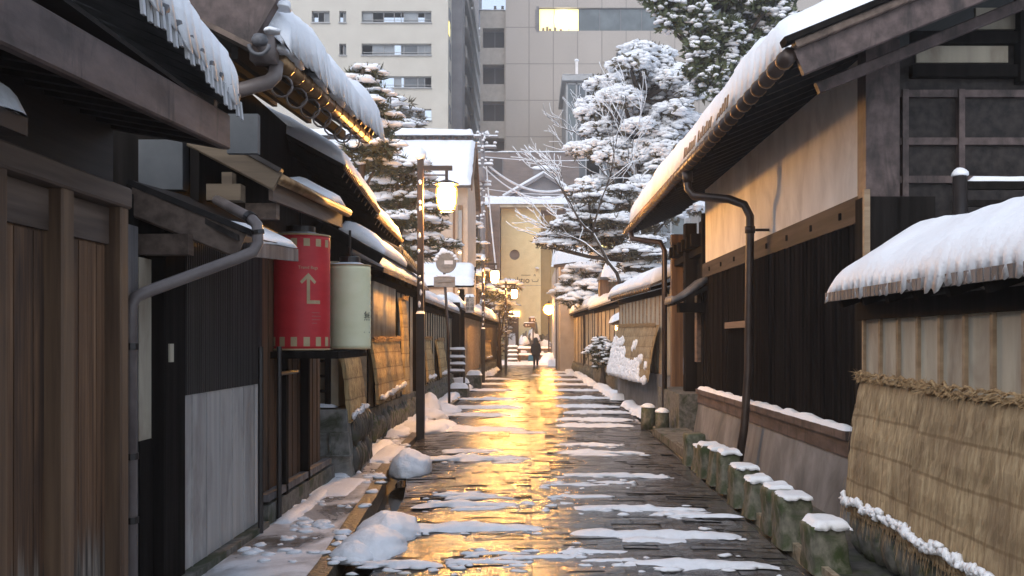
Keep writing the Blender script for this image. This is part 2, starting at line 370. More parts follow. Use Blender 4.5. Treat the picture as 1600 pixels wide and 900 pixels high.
def doorm():
    m, nt, bs = nodes('weathered plank door')
    a = noi(nt, (24, 24, .5), 6, .7); n2 = noi(nt, (6, 6, .7), 4, .6)
    c = ramp(nt, a, [(.3, (.055, .030, .018)), (.55, (.17, .092, .05)), (.75, (.32, .19, .11))])
    c = mixc(nt, ramp(nt, n2, [(.50, (0, 0, 0)), (.70, (1, 1, 1))]), c, (.036, .023, .018))
    tc = nt.nodes.new('ShaderNodeTexCoord'); sp = nt.nodes.new('ShaderNodeSeparateXYZ'); nt.links.new(tc.outputs['Object'], sp.inputs[0])
    ad = nt.nodes.new('ShaderNodeMath'); ad.operation = 'MULTIPLY_ADD'; nt.links.new(a, ad.inputs[0]); ad.inputs[1].default_value = -.9; nt.links.new(sp.outputs[2], ad.inputs[2])
    f = ramp(nt, ad.outputs[0], [(0., (1, 1, 1)), (.18, (0, 0, 0))])
    c = mixc(nt, f, c, mixc(nt, ramp(nt, noi(nt, (30, 30, 1), 4), [(.4, (0, 0, 0)), (.6, (1, 1, 1))]), (.05, .04, .033), (.26, .22, .18)))
    nt.links.new(c, bs.inputs['Base Color']); bs.inputs['Roughness'].default_value = .6; bs.inputs['Specular IOR Level'].default_value = .3; bump(nt, bs, a, .5, .01); return m
M['door2'] = doorm()
# ------------------------------------------------------------------ camera, sky, sun
cam = bpy.data.cameras.new('camera'); co = bpy.data.objects.new('camera', cam); COL.objects.link(co); S.camera = co
co.location = (0, 0, CAMZ); co.rotation_euler = (R(90), 0, 0)
cam.sensor_width = 36; cam.lens = 36; cam.shift_x = -26/1600; cam.shift_y = 82/1600; cam.clip_start = .1; cam.clip_end = 4000
W = bpy.data.worlds.new('World'); S.world = W; W.use_nodes = True
nt = W.node_tree; bg = nt.nodes['Background']
sky = nt.nodes.new('ShaderNodeTexSky'); sky.sky_type = 'NISHITA'; sky.sun_disc = False
ELEV, AZ = 38, 205
sky.sun_elevation = R(ELEV); sky.sun_rotation = R(AZ); sky.dust_density = 1.5; sky.air_density = 1.; sky.ozone_density = 1.
hs = nt.nodes.new('ShaderNodeHueSaturation'); hs.inputs['Saturation'].default_value = .95
nt.links.new(sky.outputs[0], hs.inputs['Color']); nt.links.new(mixc(nt, .55, hs.outputs[0], (3.7, 4.1, 4.85)), bg.inputs[0]); bg.inputs[1].default_value = .12
sl = bpy.data.lights.new('overcast_sun', 'SUN'); sl.energy = .5; sl.angle = R(50); sl.color = (1., .98, .95)
so = bpy.data.objects.new('overcast_sun', sl); COL.objects.link(so)
d = Vector((math.sin(R(AZ))*math.cos(R(ELEV)), math.cos(R(AZ))*math.cos(R(ELEV)), math.sin(R(ELEV))))
so.rotation_euler = d.to_track_quat('Z', 'Y').to_euler(); so.location = (0, -20, 30)
vs = S.view_settings; vs.view_transform = 'Standard'; vs.look = 'None'; vs.gamma = 1; vs.use_curve_mapping = False
vs.exposure = EXPO
S.cycles.use_denoising = True
try: S.cycles.denoiser = 'OPENIMAGEDENOISE'
except Exception: pass
S.cycles.max_bounces = 6; S.cycles.diffuse_bounces = 3; S.cycles.glossy_bounces = 3; S.cycles.volume_bounces = 0
S.cycles.sample_clamp_indirect = 6; S.cycles.caustics_reflective = False; S.cycles.caustics_refractive = False

# ------------------------------------------------------------------ ground
XK = [(-6, -1.02), (6.8, -1.30), (9, -1.44), (10.4, -1.50), (12.5, -1.70), (17, -1.80), (35, -1.85), (56, -1.45), (72, -1.4)]   # road side of the left kerb
WD = [(-6, .24), (10.4, .26), (12.4, .20), (14, .05), (72, .04)]   # width of the open drain
XR = [(-6, 1.72), (6.8, 1.83), (17, 2.03), (28, 2.42), (47, 2.0), (60, 1.62), (72, 1.5)]
def xk(y): return table(XK, y)
def xl(y): return xk(y)+table(WD, y)
def xr(y): return table(XR, y)
YS = [-6, -2, 2, 5, 6, 7, 8, 9, 10, 11, 12, 13.5, 15, 17, 19, 21, 24, 28, 32, 36, 42, 47, 52, 56, 60, 64, 68, 72]
def strip(b, fa, za, fb, zb, ys=YS):
    n = len(ys); vs = []
    for y in ys: vs += [(fa(y), y, za), (fb(y), y, zb)]
    b.add(vs, [(2*i, 2*i+1, 2*i+3, 2*i+2) for i in range(n-1)])
def solid_strip(b, fa, fb, z0, z1, ys=YS):
    n = len(ys); vs = []
    for y in ys: vs += [(fa(y), y, z0), (fb(y), y, z0), (fb(y), y, z1), (fa(y), y, z1)]
    fs = [(4*i+k, 4*i+(k+1) % 4, 4*i+4+(k+1) % 4, 4*i+4+k) for i in range(n-1) for k in range(4)]
    b.add(vs, fs+[(0, 1, 2, 3), (4*n-4, 4*n-1, 4*n-2, 4*n-3)])
b = B(); b.quad((-130, -40, -.32), (130, -40, -.32), (130, 172, -.32), (-130, 172, -.32)); kind(b.to('ground', M['snow']), 'structure')
b = B()
# dressed stone paving laid in courses across the street, each stone slightly tilted and domed
rng = random.Random(77); y = -3.
while y < 71:
    dy = rng.uniform(.13, .24) if y < 40 else .5
    u = 0.; W_ = xr(y)-xl(y)
    lane = (-xl(y)/W_+.01, (.26-xl(y))/W_)
    while u < 1-1e-4:
        w = rng.uniform(.16, .46)/W_
        un = min(1., u+w)
        if 1-un < .05: un = 1.
        for q in lane:
            if u < q-1e-4 < un and (q-u) > .01: un = q; break
        mid = abs(u-lane[0]) < 1e-4
        tx, ty, dz = ((rng.gauss(0, .004), rng.gauss(0, .006), rng.gauss(0, .001)) if mid else (rng.gauss(0, .007), rng.gauss(0, .020), rng.gauss(0, .0025)))
        n_ = 5 if y < 20 else 3; oy = rng.gauss(0, .018)
        vs_ = []
        for jj in range(n_):
            for ii in range(n_):
                a, c = ii/(n_-1), jj/(n_-1); yy = y+oy+dy*(-.03+1.06*c); x = lerp(xl(yy), xr(yy), lerp(u, un, .004+.992*a))
                e = (1-(2*a-1)**2)*(1-(2*c-1)**2)
                z = .03*math.sin(math.pi*lerp(u, un, a))+dz*.7+.03*math.sin(0)+tx*(2*a-1)*.3+ty*(2*c-1)*.2+.0045*e+.006*nz(x*4, yy*5)+.004*nz(x*11, yy*13, 2)
                vs_.append((x, yy, z))
        b.add(vs_, [(k*n_+i, k*n_+i+1, (k+1)*n_+i+1, (k+1)*n_+i) for k in range(n_-1) for i in range(n_-1)])
        u = un
    y += dy
strip(b, lambda y: xl(y), -.004, lambda y: xr(y), -.004)
strip(b, lambda y: xl(y), -.3, lambda y: xl(y), .0); strip(b, lambda y: xr(y), 0, lambda y: xr(y), -.3)
kind(b.to('road', M['road'], smooth=True), 'structure')
# left: open drain, kerb, pavement
b = B(); strip(b, lambda y: xk(y)-.01, -.13, lambda y: xl(y), -.13)
wm, wn, wb = nodes('still drain water'); wb.inputs['Base Color'].default_value = (.02, .017, .012, 1); wb.inputs['Roughness'].default_value = .04
bump(wn, wb, noi(wn, 7., 2), .05, .02); kind(b.to('drain_water', wm), 'structure')
b = B(); solid_strip(b, lambda y: xk(y)-.13, lambda y: xk(y), -.31, .035); kind(b.to('kerb', M['kerb']), 'structure')
b = B(); strip(b, lambda y: -4.5, .035, lambda y: xk(y)-.125, .042); kind(b.to('pavement', M['pave'], smooth=True), 'structure')
b = B(); b.quad((-90, -20, -.02), (-4.4, -20, -.02), (-4.4, 100, -.02), (-90, 100, -.02)); kind(b.to('ground_left', M['snow']), 'structure')
# right: shallow gutter, thin pale kerb, dark earth verge
b = B(); strip(b, lambda y: xr(y)-.002, -.03, lambda y: xr(y)+.10, -.05); kind(b.to('gutter', M['rubble']), 'structure')
b = B(); solid_strip(b, lambda y: xr(y)+.10, lambda y: xr(y)+.145, -.31, .06); kind(b.to('kerb', M['kerbr']), 'structure')
b = B(); strip(b, lambda y: xr(y)+.14, .012, lambda y: 5.5, .02); kind(b.to('verge', M['rubble']), 'structure')
b = B(); b.quad((5.4, -20, -.02), (90, -20, -.02), (90, 100, -.02), (5.4, 100, -.02)); kind(b.to('ground_right', M['snow']), 'structure')
# far end: snowy crossing
b = B(); b.snow((-9, 63.5, .02), (9, 63.5, .02), (9, 74, .06), (-9, 74, .06), .12, 60, 18, amp=.6, fr=.8, seed=3, jit=.25); kind(b.to('snow_ground', M['snow'], smooth=True), 'structure')

# ------------------------------------------------------------------ melting snow bands on the street (one mass nobody counts)
def yg(py): return CAMZ*1600/(py-532)
SB = [ # px0, px1, py of the lower edge, px height
 (628, 848, 836, 30), (556, 688, 892, 22), (690, 838, 888, 16), (730, 835, 872, 10), (652, 806, 796, 14), (800, 905, 794, 5), (672, 782, 779, 12), (664, 832, 723, 13), (690, 790, 708, 5),
 (640, 822, 676, 22), (700, 812, 640, 9), (690, 800, 652, 6), (716, 806, 626, 5), (725, 800, 612, 5), (738, 792, 602, 4), (745, 800, 594, 3),
 (888, 1160, 845, 26), (975, 1212, 892, 28), (905, 1030, 884, 9), (892, 1110, 803, 18), (1045, 1085, 808, 5), (878, 1052, 749, 12), (918, 990, 759, 6), (866, 1008, 712, 9), (878, 975, 699, 6),
 (868, 992, 670, 12), (872, 990, 659, 6), (868, 968, 638, 9), (880, 985, 648, 8), (866, 955, 624, 6), (862, 945, 612, 6), (858, 930, 603, 5), (852, 922, 595, 4), (850, 912, 588, 3), (852, 905, 583, 3), (830, 848, 588, 8),
 (700, 770, 586, 3), (880, 920, 865, 4), (862, 915, 778, 4), (842, 880, 760, 3)]
b = B(); rng = random.Random(5)
for k, (a, c, py, h) in enumerate(SB):
    y = yg(py); x0 = (a-826)/1600*y; x1 = (c-826)/1600*y
    dep = min(1.3, (y*y/(CAMZ*1600))*h*.50+.03); th = min(.055, .018+.08*min(dep, .5))
    nseg = max(2, int((x1-x0)/.45)); z = .02
    sk = rng.uniform(-.05, .05)*dep*3
    def edge(f, s):  return dep*(.5+.5*f)
    b.snow((x0, y, z), (x1, y+sk, z), (x1, y+sk+dep*.55, z), (x0, y+dep*.8, z), th, max(16, int((x1-x0)*26)), 7, ee=(.45, .6, dep*.35, dep*.5), amp=.6, fr=2.6, seed=k*1.7, jit=min(.06, .18*dep+.012), micro=.25)
    if rng.random() < .55 and y < 25:
        xa = rng.uniform(x0, x1-.3); b.snow((xa, y-.12-dep*.3, z), (xa+rng.uniform(.3, .8), y-.1-dep*.3, z), (xa+.6, y-.03, z), (xa+.1, y-.03, z), .022, 16, 5, ee=(.2, .2, .05, .05), amp=.8, fr=4, seed=k*2.3, jit=.04)
for k in range(520):
    a, c, py, h = SB[rng.randrange(len(SB))]; y = yg(py)
    if y > 30: continue
    x = lerp(a, c, rng.uniform(-.04, 1.04)); x = (x-826)/1600*y; yy = y+rng.gauss(0, .16)
    s_ = rng.uniform(.008, .035)*(1+.02*y); b.blob((x, yy, .025), s_*rng.uniform(1, 2.6), s_, s_*.5, .6, k, 8, 5, flat=.3)
kind(b.to('street_snow', M['wetsnow'], smooth=True), 'stuff', 'bands of melting snow lying across the wet street')
# crusts of snow along walls and pavement
b = B()
for k, (x0, x1, y0, y1, t) in enumerate([(-2.12, -1.95, 8.4, 10.9, .05), (-2.35, -1.98, 11.2, 11.45, .07), (-2.2, -1.75, 9.9, 11.2, .03), (-2.2, -2.0, 12.6, 15.2, .07), (-2.05, -1.72, 12.6, 14.6, .05), (-2.3, -1.95, 16.2, 20, .10), (-2.3, -1.9, 20, 30, .09), (-2.2, -1.8, 30, 44, .09), (-2.1, -1.55, 44, 56, .12),
        (2.12, 2.5, 26, 34, .12), (2.15, 2.5, 20, 24, .10), (2.2, 2.55, 18.6, 20.5, .08), (2.0, 2.35, 34, 46, .12), (1.75, 2.1, 46, 58, .14), (1.2, 2.2, 60, 67, .35)]):
    b.snow((x0, y0, .03), (x1, y0, .03), (x1, y1, .03), (x0, y1, .03), t, 8 + int(10*(x1-x0)/.3), 10+int((y1-y0)*6), ee=(.12, .12, .2, .2), amp=.9, fr=1.7, seed=k+40, jit=.07)
for k in range(500):
    y = rng.uniform(6.6, 22); x = xk(y)-rng.uniform(-.02, .75); s_ = rng.uniform(.01, .05)
    if nz(x*2, y*1.3, 5) < .0: continue
    b.blob((x, y, .04), s_*1.5, s_*1.6, s_*.55, .6, k, 8, 5, flat=.3)
kind(b.to('roadside_snow', M['snow'], smooth=True), 'stuff', 'crusts of snow lying along the foot of the walls')

# countable heaps on the left kerb
G = 'snow heaps on the left kerb'
HE = [('large lumpy snow heap on the left kerb, nearest the camera', [(-1.14, 7.6, .25, .46, .16), (-1.12, 8.1, .25, .50, .17), (-1.24, 7.3, .18, .24, .11), (-1.12, 8.6, .17, .28, .10)]),
      ('round snow heap over the drain, in front of the nearest lamp post', [(-1.39, 12.0, .24, .46, .27)]),
      ('tall rounded snow heap between the nearest lamp post and the round sign', [(-2.02, 20.6, .30, .32, .46), (-1.96, 20.2, .36, .3, .2)]),
      ('flat snow heap at the foot of the nearest lamp post', [(-1.75, 17.4, .45, .5, .20), (-1.55, 17.9, .35, .5, .16)]),
      ('low wide snow heap below the round sign pole', [(-1.86, 22.3, .42, .8, .17)])]
for k, (lab, parts) in enumerate(HE):
    b = B()
    for i, (x, y, rx, ry, rz) in enumerate(parts): b.blob((x, y, .0), rx, ry, rz, .16, seed=k*3+i, nu=44, nv=24)
    solo(b, 'snow_heap', M['snow'], (parts[0][0], parts[0][1], 0), lab, 'snow heap', G, True)
b = B(); b.blob((1.45, 66, 0), .75, .9, .75, .3, 11, 22, 12); b.blob((1.95, 65.5, 0), .6, .7, .6, .3, 12)
solo(b, 'snow_heap', M['snow'], (1.5, 66, 0), 'big ploughed snow heap at the right end of the street', 'snow heap', None, True)
# ------------------------------------------------------------------ helpers for roofs
def slab(b, e0, e1, run, rise, t):
    """roof plate from the eave line e0-e1, going run metres in x (sign) and rise up"""
    e0, e1 = Vector(e0), Vector(e1); o = Vector((run, 0, rise)); u = Vector((0, 0, t))
    b.hexa([e0, e1, e1+o, e0+o] if run > 0 else [e1, e0, e0+o, e1+o], [p+u for p in ([e0, e1, e1+o, e0+o] if run > 0 else [e1, e0, e0+o, e1+o])])
def tile_noses(b, e0, e1, pitch, r, run, rise, ln=.5, drop=0):
    e0, e1 = Vector(e0), Vector(e1); L = (e1-e0).length; n = max(2, int(L/pitch)); o = Vector((run, 0, rise)).normalized()
    for k in range(n):
        p = e0.lerp(e1, (k+.5)/n)+Vector((0, 0, drop)); b.tube([p-o*.02, p+o*ln], r, 8)
def roof_snow(parent, e0, e1, run, rise, t, pitch=None, tong=.1, seed=0, ee=(.25, .25, .12, .3), over=.02, amp=.25, nu=None, nv=14, name='roof_snow', bulge=.05, m='snow', fr=1.5):
    e0, e1 = Vector(e0), Vector(e1); o = Vector((run, 0, rise)); d = o.normalized()*over
    L = (e1-e0).length
    b = B(); n = nu or max(20, min(220, int(L/.035)))
    a, c = (e0-d, e1-d) if run > 0 else (e1-d, e0-d)
    b.snow(a, c, c+o+d, a+o+d, t, n, nv, ee=ee if run > 0 else (ee[1], ee[0], ee[2], ee[3]), amp=amp, fr=fr, seed=seed, scal=(pitch, tong) if pitch else None, bulge=bulge, jit=.02)
    return b.to(name, M[m], parent, True)
def wrap(o_bm, c, r, a0):
    """lay a flat (s,z) mesh on an upright cylinder, s=0 at angle a0"""
    return [(c[0]+math.sin(a0+s/r)*(r+off), c[1]-math.cos(a0+s/r)*(r+off), c[2]+z) for s, z, off in o_bm]
def decal(parent, name, polys, c, r, a0, m, off=.003, nseg=6):
    b = B()
    for x0, x1, z0, z1 in polys:
        n = max(1, nseg); pts = []
        for i in range(n+1):
            s = lerp(x0, x1, i/n); pts += [(s, z0, off), (s, z1, off)]
        b.add(wrap(pts, c, r, a0), [(2*i, 2*i+2, 2*i+3, 2*i+1) for i in range(n)])
    return b.to(name, m, parent)
def wraptext(body, size, s, z, c, r, a0, m, parent, name, off=.004):
    o = text(body, size, wloc(parent), (0, 0, 0), name, m, parent, 0.)
    o.location = (0, 0, 0); base = wloc(parent)
    for v in o.data.vertices:
        q = wrap([(v.co.x+s, v.co.y+z, off)], c, r, a0)[0]; v.co = Vector(q)-base
    return o

# ================================================================== nearest left house with sliding doors
h = thing('wooden_house', 'dark old wooden house with tall weathered plank doors at the left front edge', 'house', (-2.6, 3.6, 0))
b = B(); b.box(-6, -2.24, .8, 5.42, .0, 2.95); b.to('wall', M['dark'], h)
b = B(); b.box(-2.24, -2.20, 2.0, 5.42, 2.36, 2.78); b.to('wall_board', M['darky'], h)
b = B(); b.beam((-2.16, 1.6, 2.30), (-2.16, 5.42, 2.30), .12, .11, c=.01); b.to('lintel', M['beam'], h)
b = B(); b.beam((-2.2, 1.6, .05), (-2.2, 5.42, .05), .12, .1); b.to('door_sill', M['beam'], h)
for y0, y1 in ((1.9, 3.34), (3.42, 4.08), (4.17, 4.66), (4.78, 5.33)):
    b = B(); b.box(-2.24, -2.205, y0, y1, .09, 2.05); dd = b.to('door', M['door2'], h)
    r_ = B(); n = int((y1-y0)/.095)
    for k in range(n):
        ya = lerp(y0+.02, y1-.02, k/n); rr = random.Random(k*7+int(y0*10)); r_.box(-2.205, -2.196-rr.random()*.006, ya+.003, lerp(y0+.02, y1-.02, (k+1)/n)-.003, .13, 2.04)
    r_.to('door_plank', M['door2'], dd)
    r2 = B(); r2.box(-2.207, -2.184, y0, y1, 2.05, 2.24); r2.to('door_rail', M['beam'], dd)
for y0, y1 in ((3.34, 3.42), (4.08, 4.17), (4.66, 4.78), (5.33, 5.43)):
    b = B(); b.beam((-2.18, (y0+y1)/2, .05), (-2.18, (y0+y1)/2, 2.25), y1-y0, .12, up=(1, 0, 0), c=.008); b.to('door_post', M['post'], h)
b = B()
for k in range(20): b.beam((-2.3, 1.9+.185*k, 2.72), (-1.62, 1.9+.185*k, 2.60), .05, .07)
b.box(-2.4, -1.6, 1.5, 5.42, 2.72, 2.74); b.to('soffit', M['soffit'], h)
f0, f1 = P(352, 206, 5.42), P(40, 45, 3.26); dirf = (f1-f0)
b = B(); b.beam(f0, f0+dirf*1.8, .05, .185, c=.008); b.to('fascia', M['brown'], h)
e0, e1 = P(372, 172, 5.45), P(372, 172, 5.45)+Vector((.13, -3.4, .22))
rf = B(); slab(rf, e1, e0, -2.2, .95, .05); rfo = rf.to('roof', M['tile'], h)
b = B(); tile_noses(b, e1, e0, .17, .035, -1, .43, .6, .035); b.to('tile_edge', M['tile'], rfo, True)
roof_snow(rfo, e1+Vector((0, 0, .07)), e0+Vector((0, 0, .07)), -1.5, .65, .22, .16, .08, 3, over=.01, nu=260, nv=16, amp=.2)
b = B(); L_ = 42
for k in range(L_):
    p = e1.lerp(e0, (k+.5)/L_)+Vector((.02, 0, .03)); rr = random.Random(k); b.beam(p, p-Vector((-.01, 0, rr.uniform(.07, .13))), .012, .03, up=(0, 1, 0))
b.to('eave_ice', M['icicle'], rfo)
b = B(); b.box(-1.90, -1.66, 5.40, 5.46, 2.62, 2.86); b.to('eave_return', M['darky'], h)
b = B(); b.box(-2.3, -1.79, 2.4, 3.66, 2.28, 2.345); hd = b.to('door_hood', M['darky'], h)
b = B(); b.snow((-1.77, 2.4, 2.345), (-1.77, 3.67, 2.345), (-2.3, 3.67, 2.345), (-2.3, 2.4, 2.345), .13, 24, 8, seed=9); b.v = b.v[:]; b.to('hood_snow', M['snow'], hd, True)

# ================================================================== second left house: pent roof, slat screen, zinc skirting
h = thing('wooden_house', 'low house front with dark slat screen above pale sheet skirting and grey rain pipe', 'house', (-2.6, 7, 0))
b = B(); b.box(-6, -2.3, 5.46, 8.35, 0, 2.40); b.to('wall', M['dark'], h)
b = B(); b.box(-2.3, -2.235, 5.62, 5.86, .0, 2.2); b.to('corner_board', M['greyw'], h)
b = B(); b.box(-2.3, -2.24, 5.89, 6.08, .97, 2.03); b.to('cream_panel', M['cream'], h)
b = B(); b.box(-2.3, -2.232, 5.88, 6.09, .0, .97); b.to('lower_panel', M['dark'], h)
b = B(); b.beam((-2.22, 6.27, 0), (-2.22, 6.27, 2.15), .36, .12, up=(1, 0, 0), c=.01); po = b.to('post', M['dark'], h)
b = B(); b.box(-2.162, -2.148, 6.14, 6.20, 1.42, 1.53); b.to('doorbell', M['cream'], po)
b = B(); b.box(-2.3, -2.19, 6.47, 8.33, 1.20, 2.35)
b.to('screen_back', M['dark'], h)
b = B()
for k in range(44): b.box(-2.19, -2.165, 6.49+.042*k, 6.507+.042*k, 1.205, 2.33)
b.to('slat_screen', M['slat'], h)
b = B(); b.box(-2.3, -2.18, 6.45, 8.26, .09, 1.2)
for k in range(6): b.box(-2.18, -2.172, 6.62+.3*k, 6.632+.3*k, .09, 1.195)
b.to('skirting', M['zinc'], h)
b = B(); b.box(-2.4, -2.1, 5.5, 8.3, 0, .085); b.to('base', M['stone'], h)
b = B()
for y in (8.02, 8.62): b.tube([(-2.10, y, .03), (-2.10, y, 1.5)], .022)
b.tube([(-2.10, 8.62, 1.27), (-2.10, 9.3, 1.27)], .018); b.to('pole', M['blackmetal'], h)
# pent roof
e0, e1 = Vector((-1.72, 6.05, 2.14)), Vector((-1.70, 7.45, 2.20))
b = B(); slab(b, e0, e1, -.62, .32, .035); rfo = b.to('pent_roof', M['darky'], h)
b = B(); b.beam(P(200, 312, 5.98), P(378, 384, 6.12), .05, .165, c=.01); b.to('barge_board', M['beam'], rfo)
b = B(); b.beam(P(200, 285, 5.99), P(398, 366, 6.13), .07, .035); b.to('verge_strip', M['soffit'], rfo)
b = B(); b.beam(e0+Vector((.01, .25, -.03)), e1+Vector((0.01, 0, -.03)), .03, .09); b.to('eave_board', M['greyw'], rfo)
roof_snow(rfo, e0+Vector((0, .45, .035)), e1+Vector((0, 0, .035)), -.3, .15, .035, seed=4, ee=(.1, .1, .03, .1), bulge=0, nv=6)
b = B(); b.box(-2.3, -1.98, 5.95, 6.05, 2.05, 2.17); b.to('bracket', M['beam'], h)
pp = [P(338, 312, 6.9), P(362, 325, 6.5), P(392, 341, 6.12), P(402, 352, 6.06), P(403, 380, 6.04), P(396, 393, 6.02), P(370, 404, 5.98), P(232, 455, 5.68), P(212, 464, 5.62), P(205, 478, 5.6), P(204, 500, 5.6), (-2.175, 5.6, .05)]
b = B(); b.tube(pp, .034, 10); pi_ = b.to('rain_pipe', M['pipe'], h, True)
b = B()
for z in (.55, .9, 1.5): b.tube([(-2.175, 5.6, z), (-2.175, 5.6, z+.035)], .042, 10)
b.tube([P(389, 339, 6.15), P(394, 343, 6.11)], .04, 10); b.tube([P(402, 360, 6.05), P(403, 366, 6.05)], .04, 10); b.to('pipe_collar', M['blackmetal'], pi_)
b = B(); b.box(-2.27, -2.21, 5.63, 5.75, 1.74, 1.80); b.to('lamp_bracket', M['blackmetal'], h)

# ================================================================== third left house: two storeys, big barge board, copper gutter
h = thing('wooden_house', 'two-storey house with thick purple brown barge board, copper gutter and deep hanging snow', 'house', (-2.8, 8.6, 0))
b = B(); b.box(-7, -2.47, 7.12, 10.6, 0, 3.75); b.to('wall', M['dark'], h)
b = B(); b.box(-2.66, -2.36, 6.98, 7.11, 2.58, 2.92); b.to('gable_plaster', M['greyd'], h)
b = B(); b.box(-2.30, -2.24, 6.96, 7.1, 2.2, 3.0); b.to('gable_post', M['dark'], h)
b = B(); b.box(-2.47, -2.2, 8.36, 10.8, .06, 2.5)
for k in range(11): b.box(-2.2, -2.19, 8.42+.22*k, 8.43+.22*k, .25, 2.4)
b.to('board_wall', M['door'], h)
b = B(); b.box(-2.25, -2.12, 8.34, 11.2, 0, .2); b.to('base', M['stone'], h)
b = B(); b.beam((-2.16, 8.36, .26), (-2.16, 11.0, .26), .08, .06); b.to('sill', M['greyw'], h)
for y in (9.0, 9.9): 
    b = B(); b.beam((-2.16, y, .2), (-2.16, y, 2.4), .08, .08, up=(1, 0, 0)); b.to('post', M['dark'], h)
b = B(); b.box(-2.2, -1.62, 8.72, 10.25, 1.395, 1.455); b.to('lantern_shelf', M['dark'], h)
# pent roof
e0, e1 = Vector((-1.75, 7.05, 2.66)), Vector((-1.75, 9.7, 2.78))
b = B(); slab(b, e0, e1, -.72, .36, .04); pr = b.to('pent_roof', M['darky'], h)
b = B(); b.beam(P(300, 214, 6.98), P(434, 284, 7.02), .06, .14, c=.01); b.to('barge_board', M['tand'], pr)
b = B(); b.beam(P(300, 190, 6.98), P(440, 268, 7.02), .1, .03); b.to('verge_strip', M['blackmetal'], pr)
b = B()
for o_, r_ in ((.02, .032), ): b.tube([e0+Vector((.04, -.02, .0)), e1+Vector((.04, 0, -.02))], .04, 10)
b.to('gutter', M['copper'], pr, True)
b = B(); b.beam(e0+Vector((-.03, .02, -.08)), e1+Vector((-.03, 0, -.10)), .03, .12); b.to('eave_board', M['beam'], pr)
roof_snow(pr, e0+Vector((0, 1.9, .12)), e1+Vector((0, 0, .05)), -.4, .2, .07, seed=6, ee=(.3, .1, .06, .1), bulge=0, nv=6)
b = B(); b.box(-2.16, -1.93, 6.86, 6.98, 2.49, 2.60); b.box(-2.06, -1.99, 6.87, 6.97, 2.60, 2.68); b.to('bracket', M['tand'], h)
b = B(); b.box(-2.02, -1.80, 7.3, 7.4, 2.42, 2.53); b.to('bracket', M['beam'], h)
b = B(); b.box(-1.91, -1.715, 6.48, 6.54, 2.735, 2.985); b.to('verge_plate', M['greyd'], h)
# upper roof
e0, e1 = Vector((-1.76, 7.0, 3.50)), Vector((-1.64, 10.45, 3.62))
b = B(); slab(b, e0, e1, -3., 1.5, .06); ur = b.to('upper_roof', M['soffit'], h)
poly = [P(235, -14, 6.72), P(392, 69, 6.72), P(431, 2, 6.72), P(452, -60, 6.72), P(300, -140, 6.72), P(180, -120, 6.72), P(180, -45, 6.72)]
b = B(); b.prism(poly, (0, .10, 0)); b.to('barge_board', M['brown'], ur)
b = B(); b.beam(P(225, -10, 6.70), P(398, 78, 6.70), .16, .035, up=(0, 0, 1)); b.to('barge_edge', M['beam'], ur)
b = B()
for k in range(4): b.beam(e0+Vector((-.25-.35*k, 0, .02+.17*k)), e1+Vector((-.25-.35*k, 0, .02+.17*k)), .05, .09)
b.to('purlin', M['soffit'], ur)
b = B(); g0, g1 = P(436, 96, 7.02), P(573, 216, 10.45); b.tube([g0, g1], .062, 12); gu = b.to('gutter', M['copper'], ur, True)
b = B()
for k in range(12):
    p = g0.lerp(g1, (k+.6)/12); dd = (g1-g0).normalized(); b.tube([p-dd*.012, p+dd*.012], .07, 12)
b.to('gutter_joint', M['copper'], gu, True)
b = B()
for k in range(7):
    p = g0.lerp(g1, (k+.35)/8)+Vector((-.02, 0, -.14)); b.tube([p+Vector((math.cos(t)*.075, 0, math.sin(t)*.075)) for t in [2*math.pi*i/12 for i in range(13)]], .008, 6)
b.to('gutter_hook', M['pipe'], gu, True)
b = B(); b.tube([P(432, 98, 7.0), P(430, 118, 6.98), P(420, 128, 6.96), P(385, 138, 6.95), P(340, 150, 6.95)], .05, 10); b.box(-1.86, -1.70, 6.82, 6.98, 3.42, 3.62); b.to('gutter_outlet', M['pipe'], gu, True)
b = B(); b.lathe((P(406, 62, 6.62)), [(.02, -.04), (.045, -.03), (.055, 0), (.04, .03), (.015, .04)], 12); b.tube([P(406, 66, 6.62)+Vector((math.cos(t)*.065, -.02, math.sin(t)*.065-.02)) for t in [math.pi+math.pi*i/8 for i in range(9)]], .014, 6)
b.to('ridge_end_tile', M['tile'], ur, True)
b = B(); tile_noses(b, e0+Vector((.06, 0, .05)), e1+Vector((.06, 0, .05)), .2, .055, -1, .5, .5); b.to('tile_edge', M['tile'], ur, True)
roof_snow(ur, e0+Vector((.12, -.15, .10)), e1+Vector((.12, .1, .08)), -1.6, .8, .28, .17, .11, 12, over=.02, nu=220, nv=16, amp=.35, ee=(.35, .35, .2, .3), fr=2.2)
b = B()
for k, (t, s) in enumerate(((.05, .10), (.30, .08), (.48, .09), (.62, .07))): 
    p = g0.lerp(g1, t); b.blob((p.x+.03, p.y, p.z+.05), .08, .20+s, s, .4, k+50, 14, 8)
b.to('gutter_snow', M['snow'], gu, True)
b = B(); p = P(425, 50, 6.7); b.blob(p, .05, .06, .03, .4, 3, 12, 8); b.blob(P(440, 12, 6.85), .07, .09, .05, .4, 5, 12, 8); b.to('verge_snow', M['snow'], ur, True)

